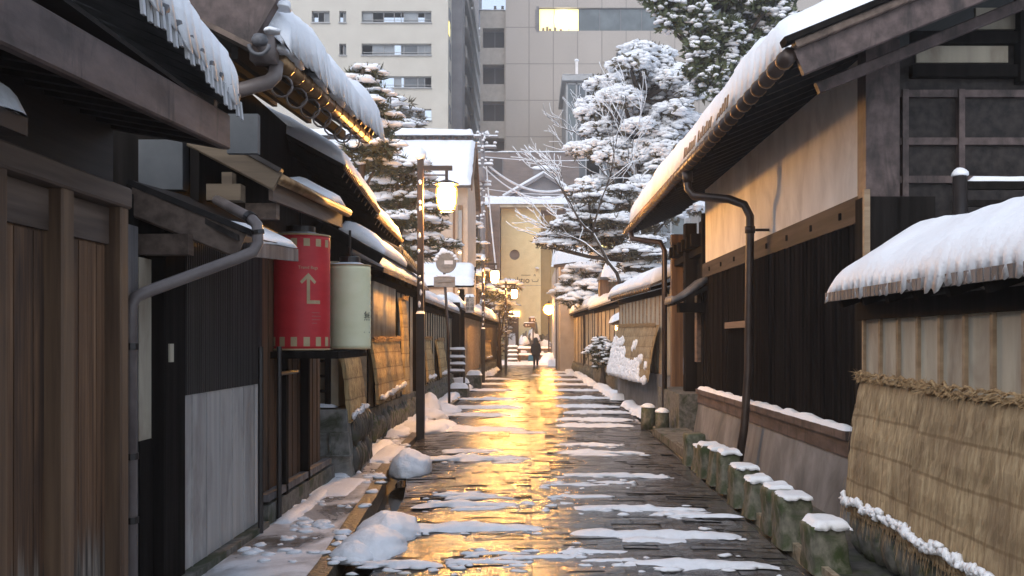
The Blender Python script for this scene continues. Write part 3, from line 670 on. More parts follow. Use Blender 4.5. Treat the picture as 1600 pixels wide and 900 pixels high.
# ================================================================== fourth left house
h = thing('wooden_house', 'house with smooth rounded snow roof and gold lit eave behind the two lanterns', 'house', (-2.8, 12.8, 0))
b = B(); b.box(-7, -2.55, 10.75, 15.6, 0, 3.6); b.to('wall', M['dark'], h)
e0, e1 = Vector((-1.89, 10.45, 3.30)), Vector((-1.895, 12.95, 3.14))
for (a, c, sd, nm) in ((e0, e1, 20, 0), (Vector((-1.93, 13.0, 3.10)), Vector((-1.93, 15.6, 3.02)), 21, 1)):
    b = B(); slab(b, a, c, -2.2, 1.18, .05); rf = b.to('roof', M['soffit'], h)
    b = B(); tile_noses(b, a+Vector((.0, 0, .035)), c+Vector((.0, 0, .035)), .075, .03, -1, .54, .3); b.to('tile_edge', M['copper'], rf, True)  # copper tone paints the lamp's gold light on the tile noses
    roof_snow(rf, a+Vector((-.02, -.02, .06)), c+Vector((-.02, .02, .06)), -1.9, 1.02, .20, seed=sd, ee=(.14, .2, .2, .2), over=.05, amp=.18, bulge=.04)
    b = B()
    for k in range(10): b.beam((a.lerp(c, (k+.5)/10))+Vector((-.02, 0, -.03)), (a.lerp(c, (k+.5)/10))+Vector((-.8, 0, .39)), .06, .07)
    b.to('rafter', M['dark'], rf)
e0, e1 = Vector((-1.72, 11.95, 2.53)), Vector((-1.74, 14.4, 2.55))
b = B(); slab(b, e0, e1, -.75, .42, .035); rf = b.to('pent_roof', M['darky'], h)
roof_snow(rf, e0+Vector((0, 0, .04)), e1+Vector((0, 0, .04)), -.5, .28, .17, seed=24, ee=(.15, .2, .2, .2), over=.03, amp=.25)
b = B(); b.beam((-1.72, 11.93, 2.49), (-2.4, 11.93, 2.87), .05, .1); b.to('barge_board', M['dark'], rf)

# ================================================================== lanterns
def lantern(name, label, c, r, z0, z1, m, grp):
    t = thing(name, label, 'lantern', (c[0], c[1], z0), grp)
    prof = [(r*.985, 0), (r, .02), (r, z1-z0-.02), (r*.985, z1-z0)]
    n = 40; hh = z1-z0; k = int(hh/.03); prof = [(r*(.985 if i in (0, k) else 1)+(.0025 if i % 2 else 0), hh*i/k) for i in range(k+1)]
    b = B(); b.lathe((c[0], c[1], z0), prof, 40); b.to('shade', m, t, True)
    b = B()
    for z in (z0-.012, z1-.006): b.lathe((c[0], c[1], z), [(r*.9, 0), (r*1.02, .002), (r*1.025, .016), (r*.9, .018)], 40)
    b.to('rim', M['tanpaper'], t, True)
    b = B(); b.lathe((c[0], c[1], z1+.012), [(r*.5, 0), (r*.5, .075), (r*.45, .08)], 24); b.tube([(c[0], c[1], z1+.06), (c[0], c[1], z1+.35)], .012, 6); b.to('hanger', M['blackmetal'], t)
    b = B(); b.lathe((c[0], c[1], z0-.04), [(r*.8, 0), (r*.8, .028)], 24); b.to('bottom_plate', M['blackmetal'], t)
    b = B(); b.snow((c[0]-r*.7, c[1]-r*.7, z1+.012), (c[0]+r*.7, c[1]-r*.7, z1+.012), (c[0]+r*.7, c[1]+r*.7, z1+.012), (c[0]-r*.7, c[1]+r*.7, z1+.012), .03, 12, 10, seed=r*90); b.to('snow_cap', M['snow'], t, True)
    return t
RC, RR, RZ0, RZ1 = (-2.005, 9.0), .255, 1.475, 2.46
t = lantern('lantern', 'big red cylinder lantern with a tan arrow and square border', RC, RR, RZ0, RZ1, M['red'], None)
c3 = (RC[0], RC[1], 0)
sq = []
for k in range(-4, 9):
    s = k*.108
    sq.append((s-.027, s+.027, RZ1-.10, RZ1-.035)); sq.append((s-.027, s+.027, RZ0+.025, RZ0+.105))
decal(t, 'border_square', sq, c3, RR, 0, M['tanpaper'])
aa = math.asin(.46)
b = B()
def cylpoly(pts): b.add(wrap([(s, z, .004) for s, z in pts], c3, RR, aa), [tuple(range(len(pts)))])
az = 2.10
cylpoly([(-.014, az-.21), (.014, az-.21), (.014, az), (-.014, az)]); cylpoly([(-.014, az-.235), (.05, az-.235), (.05, az-.205), (-.014, az-.205)]); cylpoly([(.05, az-.235), (.11, az-.235), (.11, az-.205), (.05, az-.205)])
cylpoly([(0, az+.03), (-.07, az-.045), (-.055, az-.065), (0, az-.01)]); cylpoly([(0, az+.03), (0, az-.01), (.055, az-.065), (.07, az-.045)])
b.to('arrow', M['tanpaper'], t)
wraptext('Trend Bags', .038, 0, az+.075, c3, RR, aa, M['tanpaper'], t, 'lettering')
decal(t, 'small_print', [(.03, .11, az-.315, az-.307), (.03, .12, az-.345, az-.337), (.03, .115, az-.375, az-.367), (.03, .08, az-.405, az-.398)], c3, RR, aa, mat('faded red print', (.42, .10, .09), (.45, .12, .1), st=0), nseg=3)
CC, CR, CZ0, CZ1 = (-1.745, 10.0), .20, 1.475, 2.275
t = lantern('lantern', 'plain cream cylinder lantern with dark characters at its right edge', CC, CR, CZ0, CZ1, M['cpaper'], None)
c3 = (CC[0], CC[1], 0)
wraptext('無', .10, 0, 1.78, c3, CR, 1.12, M['ink'], t, 'lettering')
wraptext('一', .10, 0, 1.62, c3, CR, 1.12, M['ink'], t, 'lettering')
# ------------------------------------------------------------------ mud walls and straw mats
def stones(b, s, x0, x1, y0, y1, z0, z1, size, rng, tall=1.6):
    y = y0; L = y1-y0
    rows = max(1, int((z1-z0)/(size*tall*.8)))
    for r in range(rows):
        y = y0+rng.random()*size*.5
        while y < y1:
            w = size*rng.uniform(.7, 1.25); hgt = size*tall*rng.uniform(.75, 1.15)
            x = lerp(x0, x1, (y-y0)/L)
            b.blob((x+s*.03, y+w/2, z0+(r+.45)*(z1-z0)/rows), .09, w*.54, hgt*.56, .25, rng.random()*90, 10, 6, flat=1.)
            y += w
def mud_wall(s, label, y0, y1, x0, x1, zb, zt, snow_t=.16, plaster='mud', base='stone', battens=.55, eave=.24, rise=.26, run=.6, group=None, cat='wall', seed=0, stone_face=True, noses=True, sl=(.2, .2, .18, .25), end_pad=.12, amp=.3):
    h = thing('mud_wall', label, cat, ((x0+x1)/2+s*.2, (y0+y1)/2, 0), group)
    def bx(b, o, th, za, zc, ya=y0, yb=y1):
        xa, xb = lerp(x0, x1, (ya-y0)/(y1-y0)), lerp(x0, x1, (yb-y0)/(y1-y0))
        q = [(xa+s*o, ya), (xb+s*o, yb), (xb+s*(o+th), yb), (xa+s*(o+th), ya)]
        if s < 0: q = q[::-1]
        b.hexa([(p[0], p[1], za) for p in q], [(p[0], p[1], zc) for p in q])
    b = B(); bx(b, 0, .3, zb-.02, zt); b.to('plaster', M[plaster], h)
    b = B(); bx(b, -.06, .45, -.05, zb); bb = b.to('stone_base', M[base], h)
    rng = random.Random(seed+3)
    if stone_face:
        b = B(); stones(b, s, x0-s*.09, x1-s*.09, y0+.02, y1-.05, .02, zb-.03, .24, rng); b.to('facing_stones', M['cobble'], bb, True)
    if battens:
        b = B(); n = max(2, int((y1-y0)/battens))
        for k in range(n+1):
            y = lerp(y0+.02, y1-.06, k/n); bx(b, -.022, .03, zb, zt-.02, y, y+.035)
        b.to('batten', M['tan'] if plaster == 'cream' else M['dark'], h)
    b = B(); bx(b, -.05, .14, zt-.1, zt+.02); b.to('wall_plate', M['dark'], h)
    n = max(3, int((y1-y0)/.42)); b = B()
    for k in range(n):
        y = lerp(y0+.1, y1-.1, k/(n-1)); x = lerp(x0, x1, (y-y0)/(y1-y0))
        b.beam((x-s*(eave-.04), y, zt+.02), (x+s*.2, y, zt+.02+rise*.35), .06, .07)
    b.to('rafter', M['dark'], h)
    xe0, xe1 = x0-s*eave, x1-s*eave
    e0, e1 = Vector((xe0, y0-end_pad, zt+.05)), Vector((xe1, y1+end_pad, zt+.05))
    b = B(); slab(b, e0, e1, s*run, rise, .045); rf = b.to('roof', M['greyw'], h)
    b = B(); slab(b, e0+Vector((s*run, 0, rise)), e1+Vector((s*run, 0, rise)), s*run*.8, -rise*.8, .045); b.to('back_slope', M['greyw'], rf)
    if noses:
        b = B(); n = int((y1-y0)/.075)
        for k in range(n): 
            p = e0.lerp(e1, (k+.5)/n); b.box(p.x-.012, p.x+.012, p.y-.03, p.y+.03, p.z-.012, p.z+.055)
        b.to('eave_shingle', M['greyw'], rf)
    if snow_t:
        zz = Vector((0, 0, .05))
        pitch, tong = (.13, .062) if y0 < 8 else (None, 0)
        roof_snow(rf, e0+zz, e1+zz, s*run*1.02, rise, snow_t, pitch, tong, seed=seed, ee=sl, over=.0, amp=amp, bulge=.02)
        b2 = B(); o = Vector((s*run*1.02, 0, rise)); a, c = (e0+zz+o, e1+zz+o)
        q = Vector((s*run*.85, 0, -rise*.9))
        if s > 0: b2.snow(c-o*.15, a-o*.15, a+q, c+q, snow_t*1.02, 40, 8, ee=(sl[1], sl[0], .12, .2), seed=seed+1, amp=amp)
        else: b2.snow(a-o*.15, c-o*.15, c+q, a+q, snow_t*1.02, 40, 8, ee=(sl[0], sl[1], .12, .2), seed=seed+1, amp=amp)
        b2.to('back_snow', M['snow'], rf, True)
    return h
def straw_mat(label, T0, T1, B1, B0, s=1, group='straw mats tied along the mud walls', snow='edge', rope=True, seed=0, th=.05, mesh_fringe=True):
    """T0,T1 top corners (near, far), B0,B1 bottom corners; s=+1 wall on the right, faces the street"""
    T0, T1, B1, B0 = map(Vector, (T0, T1, B1, B0))
    t = thing('straw_mat', label, 'straw mat', tuple((B0+B1)/2), group)
    nu = max(10, min(160, int((T1-T0).length/.035))); nv = 22; b = B(); rng = random.Random(seed)
    fr = []; bk = []
    for j in range(nv+1):
        for i in range(nu+1):
            u, v = i/nu, j/nv; p = T0.lerp(T1, u).lerp(B0.lerp(B1, u), v)
            lo = (.018 if j in (0, nv) else 0)*rng.uniform(-1, 1)
            p = p+Vector((-s*(.012*nz(p.y*3, p.z*2, seed)+.01*rng.random()+.02*math.sin(v*math.pi)*1.), 0, lo))
            fr.append(p); bk.append(p+Vector((s*th, 0, 0)))
    w = nu+1; N = len(fr); fs = []
    for j in range(nv):
        for i in range(nu):
            a = j*w+i; fs.append((a, a+w, a+w+1, a+1)); fs.append((N+a, N+a+1, N+a+w+1, N+a+w))
    for i in range(nu):
        fs.append((i, i+1, N+i+1, N+i)); a = nv*w+i; fs.append((a, N+a, N+a+1, a+1))
    for j in range(nv):
        a = j*w; fs.append((a, N+a, N+a+w, a+w)); a = j*w+nu; fs.append((a, a+w, N+a+w, N+a))
    b.add(fr+bk, fs)
    # loose stalks and the ragged hem
    L = (T1-T0).length; n = int(L*(70 if T0.y < 9 else 25))
    for k in range(n):
        u = rng.random(); bot = rng.random() < .6
        q = (B0.lerp(B1, u) if bot else T0.lerp(T1, u).lerp(B0.lerp(B1, u), rng.random()*.9)); ln = rng.uniform(.05, .16)
        d = Vector((-s*rng.uniform(0, .25), rng.uniform(-.2, .2), -1)).normalized()*ln; q = q+Vector((-s*.035, 0, .03))
        e = Vector((0, .004, 0)); b.add([q-e, q+e, q+d+e*.4, q+d-e*.4], [(0, 1, 2, 3)])
    b.to('straw', M['litstraw' if s < 0 else 'straw'], t)
    if rope:
        for (pa, pb, r) in ((T0, T1, .016), (T0+Vector((-s*.01, 0, .035)), T1+Vector((-s*.01, 0, .04)), .012)):
            b = B(); m = max(6, int(L/.05)); b.tube([pa.lerp(pb, k/m)+Vector((-s*.03+.012*nz(k*.9, seed), 0, .02*nz(k*.5, 4+seed)+.012*math.sin(k*1.9))) for k in range(m+1)], [r*.8*(1+.5*nz(k*.8, seed+r*99)) for k in range(m+1)], 7)
            m2 = int(L*130)
            for k in range(m2):
                q = pa.lerp(pb, rng.random())+Vector((-s*.03, 0, 0)); d = Vector((-s*rng.uniform(.01, .05), rng.uniform(-.09, .09), rng.uniform(-.05, .05)))
                e = Vector((0, .004, .003)); b.add([q-e, q+e, q+d], [(0, 1, 2)])
            b.to('rope', M['rope'], t, True)
    if snow:
        b = B()
        if snow == 'edge':
            m = int(L/.022)
            for k in range(m):
                u = (k+rng.random())/m; p = B0.lerp(B1, u)+Vector((-s*.035, 0, .085+.03*nz(k*.13, seed)+rng.gauss(0, .012)))
                if nz(k*.09, seed+7) < -.42: continue
                b.blob((p.x+s*.01, p.y, p.z), rng.uniform(.012, .03), rng.uniform(.015, .045), rng.uniform(.012, .036), .6, k+seed*9, 7, 5, flat=.9)
            m = int(L*60)
            h2 = B()
            for k in range(m):
                q = B0.lerp(B1, rng.random())+Vector((-s*rng.uniform(0, .05), 0, .06)); d = Vector((s*rng.uniform(-.02, .06), rng.uniform(-.03, .03), -rng.uniform(.06, .12))); e = Vector((0, .006, 0))
                h2.add([q-e, q+e, q+d+e*.5, q+d-e*.5], [(0, 1, 2, 3)])
            kind(h2.to('ragged_hem', M['straw'], t), 'stuff')
        else:
            for k in range(1500):
                u, v = rng.random(), 1-rng.random()**1.7*.95
                if nz(u*5, v*4, seed)*.8+1.3*(v-.62)+.6*(u-.35) < 0: continue
                p = T0.lerp(T1, u).lerp(B0.lerp(B1, u), v)+Vector((-s*.03, 0, 0))
                b.blob(p, .02+.03*v, rng.uniform(.04, .13), rng.uniform(.04, .11), .5, k, 7, 5, flat=.8)
        b.to('snow', M['snow'], t, True)
    return t

# ================================================================== LEFT walls
GW = 'snow roofed mud walls of the left side'
# stub wall with stone block
h = thing('mud_wall', 'short mud wall end on a big grey stone block behind the lanterns', 'wall', (-2.3, 12, 0), None)
b = B(); b.hexa([(-2.75, 11.30, -.05), (-1.95, 11.30, -.05), (-1.95, 12.75, -.05), (-2.75, 12.75, -.05)], [(-2.75, 11.38, .78), (-2.03, 11.38, .78), (-2.03, 12.75, .78), (-2.75, 12.75, .78)])
for z_, d_ in ((.27, .0), (.53, .03)): b.box(-2.75, -1.955-d_, 11.29+d_, 11.33, z_, z_+.012)
for x_, za, zb_ in ((-2.35, 0, .27), (-2.2, .28, .53), (-2.42, .54, .77)): b.box(x_, x_+.012, 11.295, 11.36, za, zb_)
sb = b.to('stone_base', M['stonel'], h)
b = B(); stones(b, -1, -1.96, -1.99, 11.5, 12.7, .05, .72, .2, random.Random(4)); b.to('facing_stones', M['rubble'], sb, True)
b = B(); b.box(-2.7, -2.16, 11.62, 12.7, .80, 2.45); b.to('plaster', M['mud'], h)
b = B(); 
for k in range(5): b.beam((-2.62, 11.55, .98+.17*k), (-2.28, 11.55, .98+.17*k), .10, .03)
b.beam((-2.64, 11.53, .8), (-2.64, 11.53, 1.8), .06, .06, up=(1, 0, 0)); b.beam((-2.26, 11.53, .8), (-2.26, 11.53, 1.8), .06, .06, up=(1, 0, 0)); b.to('louvre', M['dark'], h)
b = B(); b.snow((-2.68, 11.44, .80), (-2.16, 11.44, .80), (-2.16, 11.62, .80), (-2.68, 11.62, .80), .05, 16, 6, seed=3); b.to('snow', M['snow'], h, True)
straw_mat('narrow straw mat wrapped round the mud wall end under the cream lantern', (-2.08, 11.46, 1.42), (-2.08, 12.5, 1.42), (-1.99, 12.5, .68), (-1.99, 11.46, .62), s=-1, seed=2)

mud_wall(-1, 'low straw covered wall with lit snow roof just in front of the nearest lamp post', 14.9, 20.2, -2.36, -2.28, .55, 2.50, .16, seed=31, group=GW, eave=.26, end_pad=2.4 if 0 else .15)
straw_mat('wide orange lit straw mat with snowy hem, just before the nearest lamp post', (-2.30, 14.95, 1.55), (-2.24, 17.6, 1.56), (-2.14, 17.6, .72), (-2.18, 14.95, .62), s=-1, seed=5)
straw_mat('tall straw roll at the left of the nearest lamp post', (-2.22, 17.75, 2.28), (-2.2, 18.3, 2.28), (-2.12, 18.3, .62), (-2.14, 17.75, .62), s=-1, seed=6, snow=None)
b = B()
for k in range(26): b.tube([(-2.30+.006*nz(k*3.), 15.0+.095*k, 1.58), (-2.29+.01*nz(k*2.), 15.0+.095*k, 2.42)], .035, 6)
solo(b, 'reed_screen', M['cream'], (-2.3, 16.2, 1.58), 'upright pale reed screen above the wide orange lit straw mat', 'reed screen', None, True)
# roof in between (snow on pent roof lit by the lamp)
h = thing('gate_house', 'small tiled gate house roof with bright orange lit snow beside the nearest lamp', 'gate house', (-2.3, 17.6, 2.2), None)
e0, e1 = Vector((-2.0, 15.9, 2.92)), Vector((-1.98, 19.2, 2.72))
b = B(); slab(b, e0, e1, -.8, .45, .05); rf = b.to('roof', M['tile'], h); b = B(); tile_noses(b, e0, e1, .2, .05, -1, .55, .4, .05); b.to('tile_edge', M['tile'], rf, True)
roof_snow(rf, e0+Vector((-.12, .2, .12)), e1+Vector((-.1, 0, .12)), -.6, .33, .16, seed=33, ee=(.2, .2, .18, .2))
b = B(); b.box(-3, -2.42, 15.9, 19.2, 0, 3.0); b.to('wall', M['dark'], h)

mud_wall(-1, 'middle left wall with straw mats behind the round sign', 20.6, 30.5, -2.34, -2.30, .55, 2.30, .18, seed=35, group=GW)
straw_mat('narrow straw mat on the wall left of the round sign pole', (-2.28, 22.2, 1.58), (-2.28, 23.6, 1.58), (-2.16, 23.6, .66), (-2.18, 22.2, .66), s=-1, seed=7)
straw_mat('pale straw mat on the wall right behind the round sign pole', (-2.27, 25.2, 1.56), (-2.27, 27.0, 1.56), (-2.14, 27.0, .64), (-2.14, 25.2, .64), s=-1, seed=8)
for y, lab in ((20.5, 'dark wooden gate post left of the round sign'), (31.0, 'dark thick gate post behind the white sign box')):
    b = B(); b.beam((-2.2, y, 0), (-2.2, y, 2.7), .3, .24, up=(1, 0, 0), c=.02); solo(b, 'gate_post', M['dark'], (-2.2, y, 0), lab, 'gate post', None)
# small gate with a sheet of snow facing the viewer
h = thing('gate', 'small gate with thick sloping snow roof behind the round sign', 'gate', (-2.5, 33, 0), None)
for x in (-3.3, -2.15):
    b = B(); b.beam((x, 33, 0), (x, 33, 3.2), .16, .16, up=(1, 0, 0)); b.to('post', M['dark'], h)
b = B(); b.hexa([(-3.6, 32.2, 3.22), (-1.72, 32.2, 3.22), (-1.72, 33.6, 3.9), (-3.6, 33.6, 3.9)], [(-3.6, 32.2, 3.28), (-1.72, 32.2, 3.28), (-1.72, 33.6, 3.96), (-3.6, 33.6, 3.96)]); rf = b.to('roof', M['dark'], h)
b = B(); b.snow((-3.62, 32.15, 3.28), (-1.72, 32.15, 3.28), (-1.76, 33.6, 3.96), (-3.6, 33.6, 3.96), .22, 40, 12, ee=(.2, .2, .1, .2), seed=8, amp=.2); b.to('roof_snow', M['snow'], rf, True)
b = B(); b.box(-3.2, -2.25, 33.0, 33.1, .1, 2.6); b.to('door', M['cream'], h)
mud_wall(-1, 'far left wall with lit cream door below the white sign box', 31.4, 43, -2.26, -2.10, .4, 2.45, .24, plaster='cream', seed=37, group=GW, amp=.5)
mud_wall(-1, 'farthest left wall running to the end of the street', 43.6, 57, -2.08, -1.72, .55, 2.45, .34, seed=38, group=GW, amp=.6)
straw_mat('small straw mat at the far end of the left walls', (-2.0, 46, 1.5), (-1.9, 50, 1.5), (-1.8, 50, .7), (-1.9, 46, .7), s=-1, seed=11)

# ================================================================== RIGHT foreground wall
mud_wall(1, 'low mud wall under a thick snow roof at the right front edge', 2.6, 7.55, 2.47, 2.47, .42, 1.80, .17, plaster='cream', base='rubble', battens=.34, eave=.24, rise=.38, run=.66, seed=41, sl=(.35, .30, .12, .3), amp=.3)
straw_mat('big front straw mat, left panel with snowy hem', (2.44, 6.05, 1.255), (2.44, 7.50, 1.275), (2.32, 7.52, .31), (2.32, 6.02, .31), group='straw mats on the right front wall', seed=12)
straw_mat('big front straw mat, right panel at the edge of the picture', (2.41, 3.0, 1.24), (2.41, 6.2, 1.25), (2.275, 6.16, .295), (2.275, 3.0, .30), group='straw mats on the right front wall', seed=13)
h = thing('low_fence', 'dark post with round snow cap and snowy rail behind the front wall', 'fence', (3.4, 8.0, 0))
b = B(); b.tube([(3.37, 8.0, 0), (3.37, 8.0, 2.84)], .055, 12); b.to('post', M['blackmetal'], h, True)
b = B(); b.blob((3.37, 8.0, 2.84), .065, .065, .06, .1, 3, 14, 8); b.to('snow_cap', M['snow'], h, True)
b = B(); b.beam((3.37, 8.0, 2.76), (5.6, 8.0, 2.76), .06, .06); b.beam((3.37, 8.0, 2.62), (5.6, 8.0, 2.62), .05, .05); b.to('rail', M['dark'], h)
b = B(); b.snow((3.42, 7.965, 2.79), (5.6, 7.965, 2.79), (5.6, 8.035, 2.79), (3.42, 8.035, 2.79), .045, 40, 5, ee=(.03, .03, .03, .03), jit=.005); b.to('rail_snow', M['snow'], h, True)

# stone posts
GS = 'square stone posts along the right gutter'
ys_ = [6.92, 7.72, 8.24, 9.02, 9.62, 10.45, 11.05, 11.62, 12.15, 12.75]
ORD = ['nearest', 'second', 'third', 'fourth', 'fifth', 'sixth', 'seventh', 'eighth', 'ninth', 'farthest']
for k, y in enumerate(ys_):
    rr = random.Random(k*13+2); w = .110*rr.uniform(.92, 1.1); x = 2.0+.01*k*.8+rr.uniform(-.012, .012); hh = .37*rr.uniform(.82, 1.12); lean = (rr.uniform(-.03, .03), rr.uniform(-.03, .03))
    t = thing('stone_post', ('mossy square stone post with snow cap, %s of the row along the right gutter' % ORD[k]) if k < 9 else 'dark low stone post at the far end of the row along the right gutter', 'stone post', (x, y, 0), GS)
    b = B(); c = .018; n_ = 10
    vs_ = []; prof = [(0, 1.08), (.1, 1.04), (.25, 1.), (.4, .99), (.6, .98), (.8, .97), (.95, .95), (1., .86)]
    outline = [(-1, -.9), (-.9, -1), (0, -1.02), (.9, -1), (1, -.9), (1.02, 0), (1, .9), (.9, 1), (0, 1.02), (-.9, 1), (-1, .9), (-1.02, 0)]
    for z, f in prof:
        for (ox, oy) in outline: vs_.append((x+lean[0]*z+ox*w*f+.02*nz(ox+k, z*3, oy), y+lean[1]*z+oy*w*1.4*f+.02*nz(oy+k*2, z*3, ox), z*hh+.015*nz(ox*2+k, oy*2, 3)))
    m_ = len(outline); b.add(vs_, [(i*m_+j, i*m_+(j+1) % m_, (i+1)*m_+(j+1) % m_, (i+1)*m_+j) for i in range(len(prof)-1) for j in range(m_)]+[tuple(range((len(prof)-1)*m_, len(prof)*m_))])
    b.to('stone', M['moss'], t, True)
    if k < 9:
        b = B(); b.snow((x-w*.97, y-w*1.36, hh), (x+w*.97, y-w*1.36, hh), (x+w*.97, y+w*1.36, hh), (x-w*.97, y+w*1.36, hh), .03*rr.uniform(.6, 1.7), 16, 16, ee=(.04,)*4, seed=k, amp=.5, fr=6, scal=(rr.uniform(.07, .13), .02), jit=.014); b.to('snow_cap', M['snow'], t, True)
for k, (x, y, w, lab) in enumerate(((2.09, 17.9, .13, 'left of the two short stone posts by the far rain pipe'), (2.27, 17.4, .12, 'right of the two short stone posts by the far rain pipe'))):
    t = thing('stone_post', lab, 'stone post', (x, y, 0), 'pair of short stone posts')
    b = B(); b.lathe((x, y, 0), [(w, 0), (w*.98, .2), (w*.95, .36-.05*k), (w*.8, .39-.05*k)], 14); b.to('stone', M['moss'], t, True)
    b = B(); b.blob((x, y, .385-.05*k), w*1.02, w*1.02, .07, .2, k, 14, 8); b.to('snow_cap', M['snow'], t, True)
b = B(); b.box(2.06, 2.62, 13.0, 17.0, -.02, .10); b.box(2.08, 2.2, 13.3, 14.4, .1, .13); solo(b, 'doorstep', M['stone'], (2.3, 15, 0), 'long low stone step before the white plastered house', 'step')

# ================================================================== right plastered house
h = thing('plastered_house', 'dark timber house with warm lit white plaster band, long snow eave and lattice', 'house', (4, 14, 0))
XW = 2.86
b = B(); b.box(XW+.02, 9, 8.66, 16.5, .0, 3.55); b.box(XW+.35, 9, 16.5, 20.3, 0, 3.55); b.to('wall', M['dark'], h)
b = B(); b.box(XW-.01, XW+.05, 8.75, 16.55, 2.78, 3.98); b.to('white_plaster', M['plaster'], h)
b = B(); b.box(XW-.06, XW+.03, 8.7, 16.55, 2.555, 2.78); bm = b.to('beam', M['brownd'], h)
b = B()
for k in range(8): b.lathe((XW-.06, 9.2+.95*k, 2.66), [(.03, -.03), (.03, .03)], 8, .6, 1.)
b.to('nail_cap', M['dark'], bm)
b = B(); b.box(XW-.02, XW+.05, 8.72, 16.45, .78, 2.56); b.to('lattice_back', M['lattice'], h)
b = B(); rng = random.Random(3)
for k in range(62):
    y = 8.76+.124*k
    if 12.95 < y < 14.35:
        b.box(XW-.05, XW-.02, y, y+.03, .8, 1.72); b.box(XW-.05, XW-.02, y+.062, y+.085, .8, 1.72); b.box(XW-.035, XW-.02, y, y+.1, 1.8, 2.55)
    else: b.box(XW-.038-.02*rng.random(), XW-.02, y, y+.085+.014*rng.random(), .8, 2.555)
b.to('lattice', M['lattice'], h)
b = B(); b.beam((XW-.07, 12.9, 1.76), (XW-.07, 14.4, 1.76), .07, .085); b.to('window_rail', M['beam'], h)
b = B(); b.box(XW-.17, XW+.02, 8.7, 16.5, .70, .775); b.box(XW-.14, XW, 8.7, 16.5, .55, .70); sl_ = b.to('sill', M['brown'], h)
b = B(); rng = random.Random(8)
b.snow((XW-.165, 16.4, .775), (XW-.165, 8.75, .775), (XW-.05, 8.75, .775), (XW-.05, 16.4, .775), .045, 200, 5, ee=(.2, .2, .03, .05), amp=.8, fr=3, jit=.008)
b.to('sill_snow', M['snow'], sl_, True)
b = B(); b.hexa([(XW-.22, 8.6, -.02), (XW+.1, 8.6, -.02), (XW+.1, 16.5, -.02), (XW-.22, 16.5, -.02)], [(XW-.12, 8.6, .56), (XW+.1, 8.6, .56), (XW+.1, 16.5, .56), (XW-.12, 16.5, .56)]); b.to('base', M['basew'], h)
# gable end
b = B(); b.box(XW-.06, XW+.22, 8.5, 8.72, 2.72, 4.05); b.to('corner_post', M['brown'], h)
b = B(); b.box(XW-.085, XW+.5, 8.46, 8.70, .4, 2.74); b.to('corner_post', M['dark'], h)
b = B(); b.box(XW-.088, XW-.04, 8.455, 8.50, 1.9, 2.80); b.to('lit_corner_strip', M['tan'], h)  # tan strip paints lamp light on the street face of the corner post
b = B()
b.prism([(XW+.2, 8.62, 2.3), (9, 8.62, 2.3), (9, 8.62, 6.3), (XW+.2, 8.62, 3.9)], (0, .06, 0)); b.to('gable_wall', M['darky'], h)
b = B()
for z in (2.90, 3.22, 3.62): b.beam((XW+.25, 8.60, z), (9, 8.60, z), .05, .06)
for x in (3.15, 3.62, 4.35, 5.2): b.beam((x, 8.585, 2.3), (x, 8.585, 3.65), .07, .05, up=(1, 0, 0))
b.to('gable_rail', M['brown'], h)
b = B(); b.box(3.25, 4.02, 8.585, 8.62, 3.88, 4.02); b.box(3.75, 4.12, 8.585, 8.62, 4.16, 4.34); b.box(4.2, 6, 8.585, 8.62, 4.1, 4.3); b.to('plaster_band', M['cream'], h)
b = B(); b.beam((3.2, 8.57, 3.80), (9, 8.57, 3.80), .08, .1); b.beam((3.2, 8.57, 4.08), (9, 8.57, 4.08), .08, .1); b.beam((4.13, 8.55, 3.7), (4.13, 8.55, 5), .12, .1, up=(1, 0, 0)); b.to('gable_beam', M['dark'], h)
# roof
e0, e1 = Vector((1.98, 7.62, 3.70)), Vector((1.98, 20.3, 3.74)); SLP = .41
b = B(); slab(b, e0, e1, 5.5, 5.5*SLP, .07); rf = b.to('roof', M['soffit'], h)
b = B()
for k in range(30): 
    y = 7.9+.42*k; b.beam((2.02, y, 3.68), (3.0, y, 3.68+.98*SLP), .07, .08)
b.to('rafter', M['soffit'], rf)
def bar(y, dx0, z0, hgt, w, m, nm):
    b = B(); p = Vector((1.98+dx0, y, 3.70+dx0*SLP+z0)); q = p+Vector((4.6, 0, 4.6*SLP)); b.beam(p, q, w, hgt, c=.008); b.to(nm, m, rf)
bar(7.60, .02, -.10, .20, .06, M['brown'], 'barge_board'); bar(7.56, -.02, .035, .06, .10, M['beam'], 'barge_cap'); bar(7.56, -.1, .09, .05, .16, M['dark'], 'verge_tile')
bar(8.1, .30, -.28, .09, .07, M['brown'], 'inner_barge_board')
b = B(); g0, g1 = Vector((1.93, 7.58, 3.66)), Vector((1.93, 20.35, 3.70)); b.tube([g0, g1], .062, 12); gu = b.to('gutter', M['metal'], rf, True)
b = B()
for k in range(44):
    p = g0.lerp(g1, (k+.5)/44); b.tube([p-Vector((0, .012, 0)), p+Vector((0, .012, 0))], .07, 12)
b.to('gutter_joint', M['copper'], gu, True)
b = B(); tile_noses(b, e0+Vector((.05, .2, .08)), e1+Vector((.05, 0, .08)), .25, .06, 1, SLP, .6); b.to('tile_edge', M['tile'], rf, True)
z_ = Vector((.10, 0, .10))
roof_snow(rf, e0+z_+Vector((-.06, .25, 0)), e1+z_+Vector((-.06, 0, 0)), 3.2, 3.2*SLP, .46, .25, .08, 51, ee=(1.6, .5, .16, .3), over=.02, nu=240, nv=26, amp=.18, bulge=.07)
roof_snow(rf, e0+z_+Vector((.1, -.02, .0)), e0+z_+Vector((.1, 1.6, 0)), 3.4, 3.4*SLP, .15, None, .05, 52, ee=(.3, .5, .2, .3), nu=40, nv=30, amp=.3, name='verge_snow')
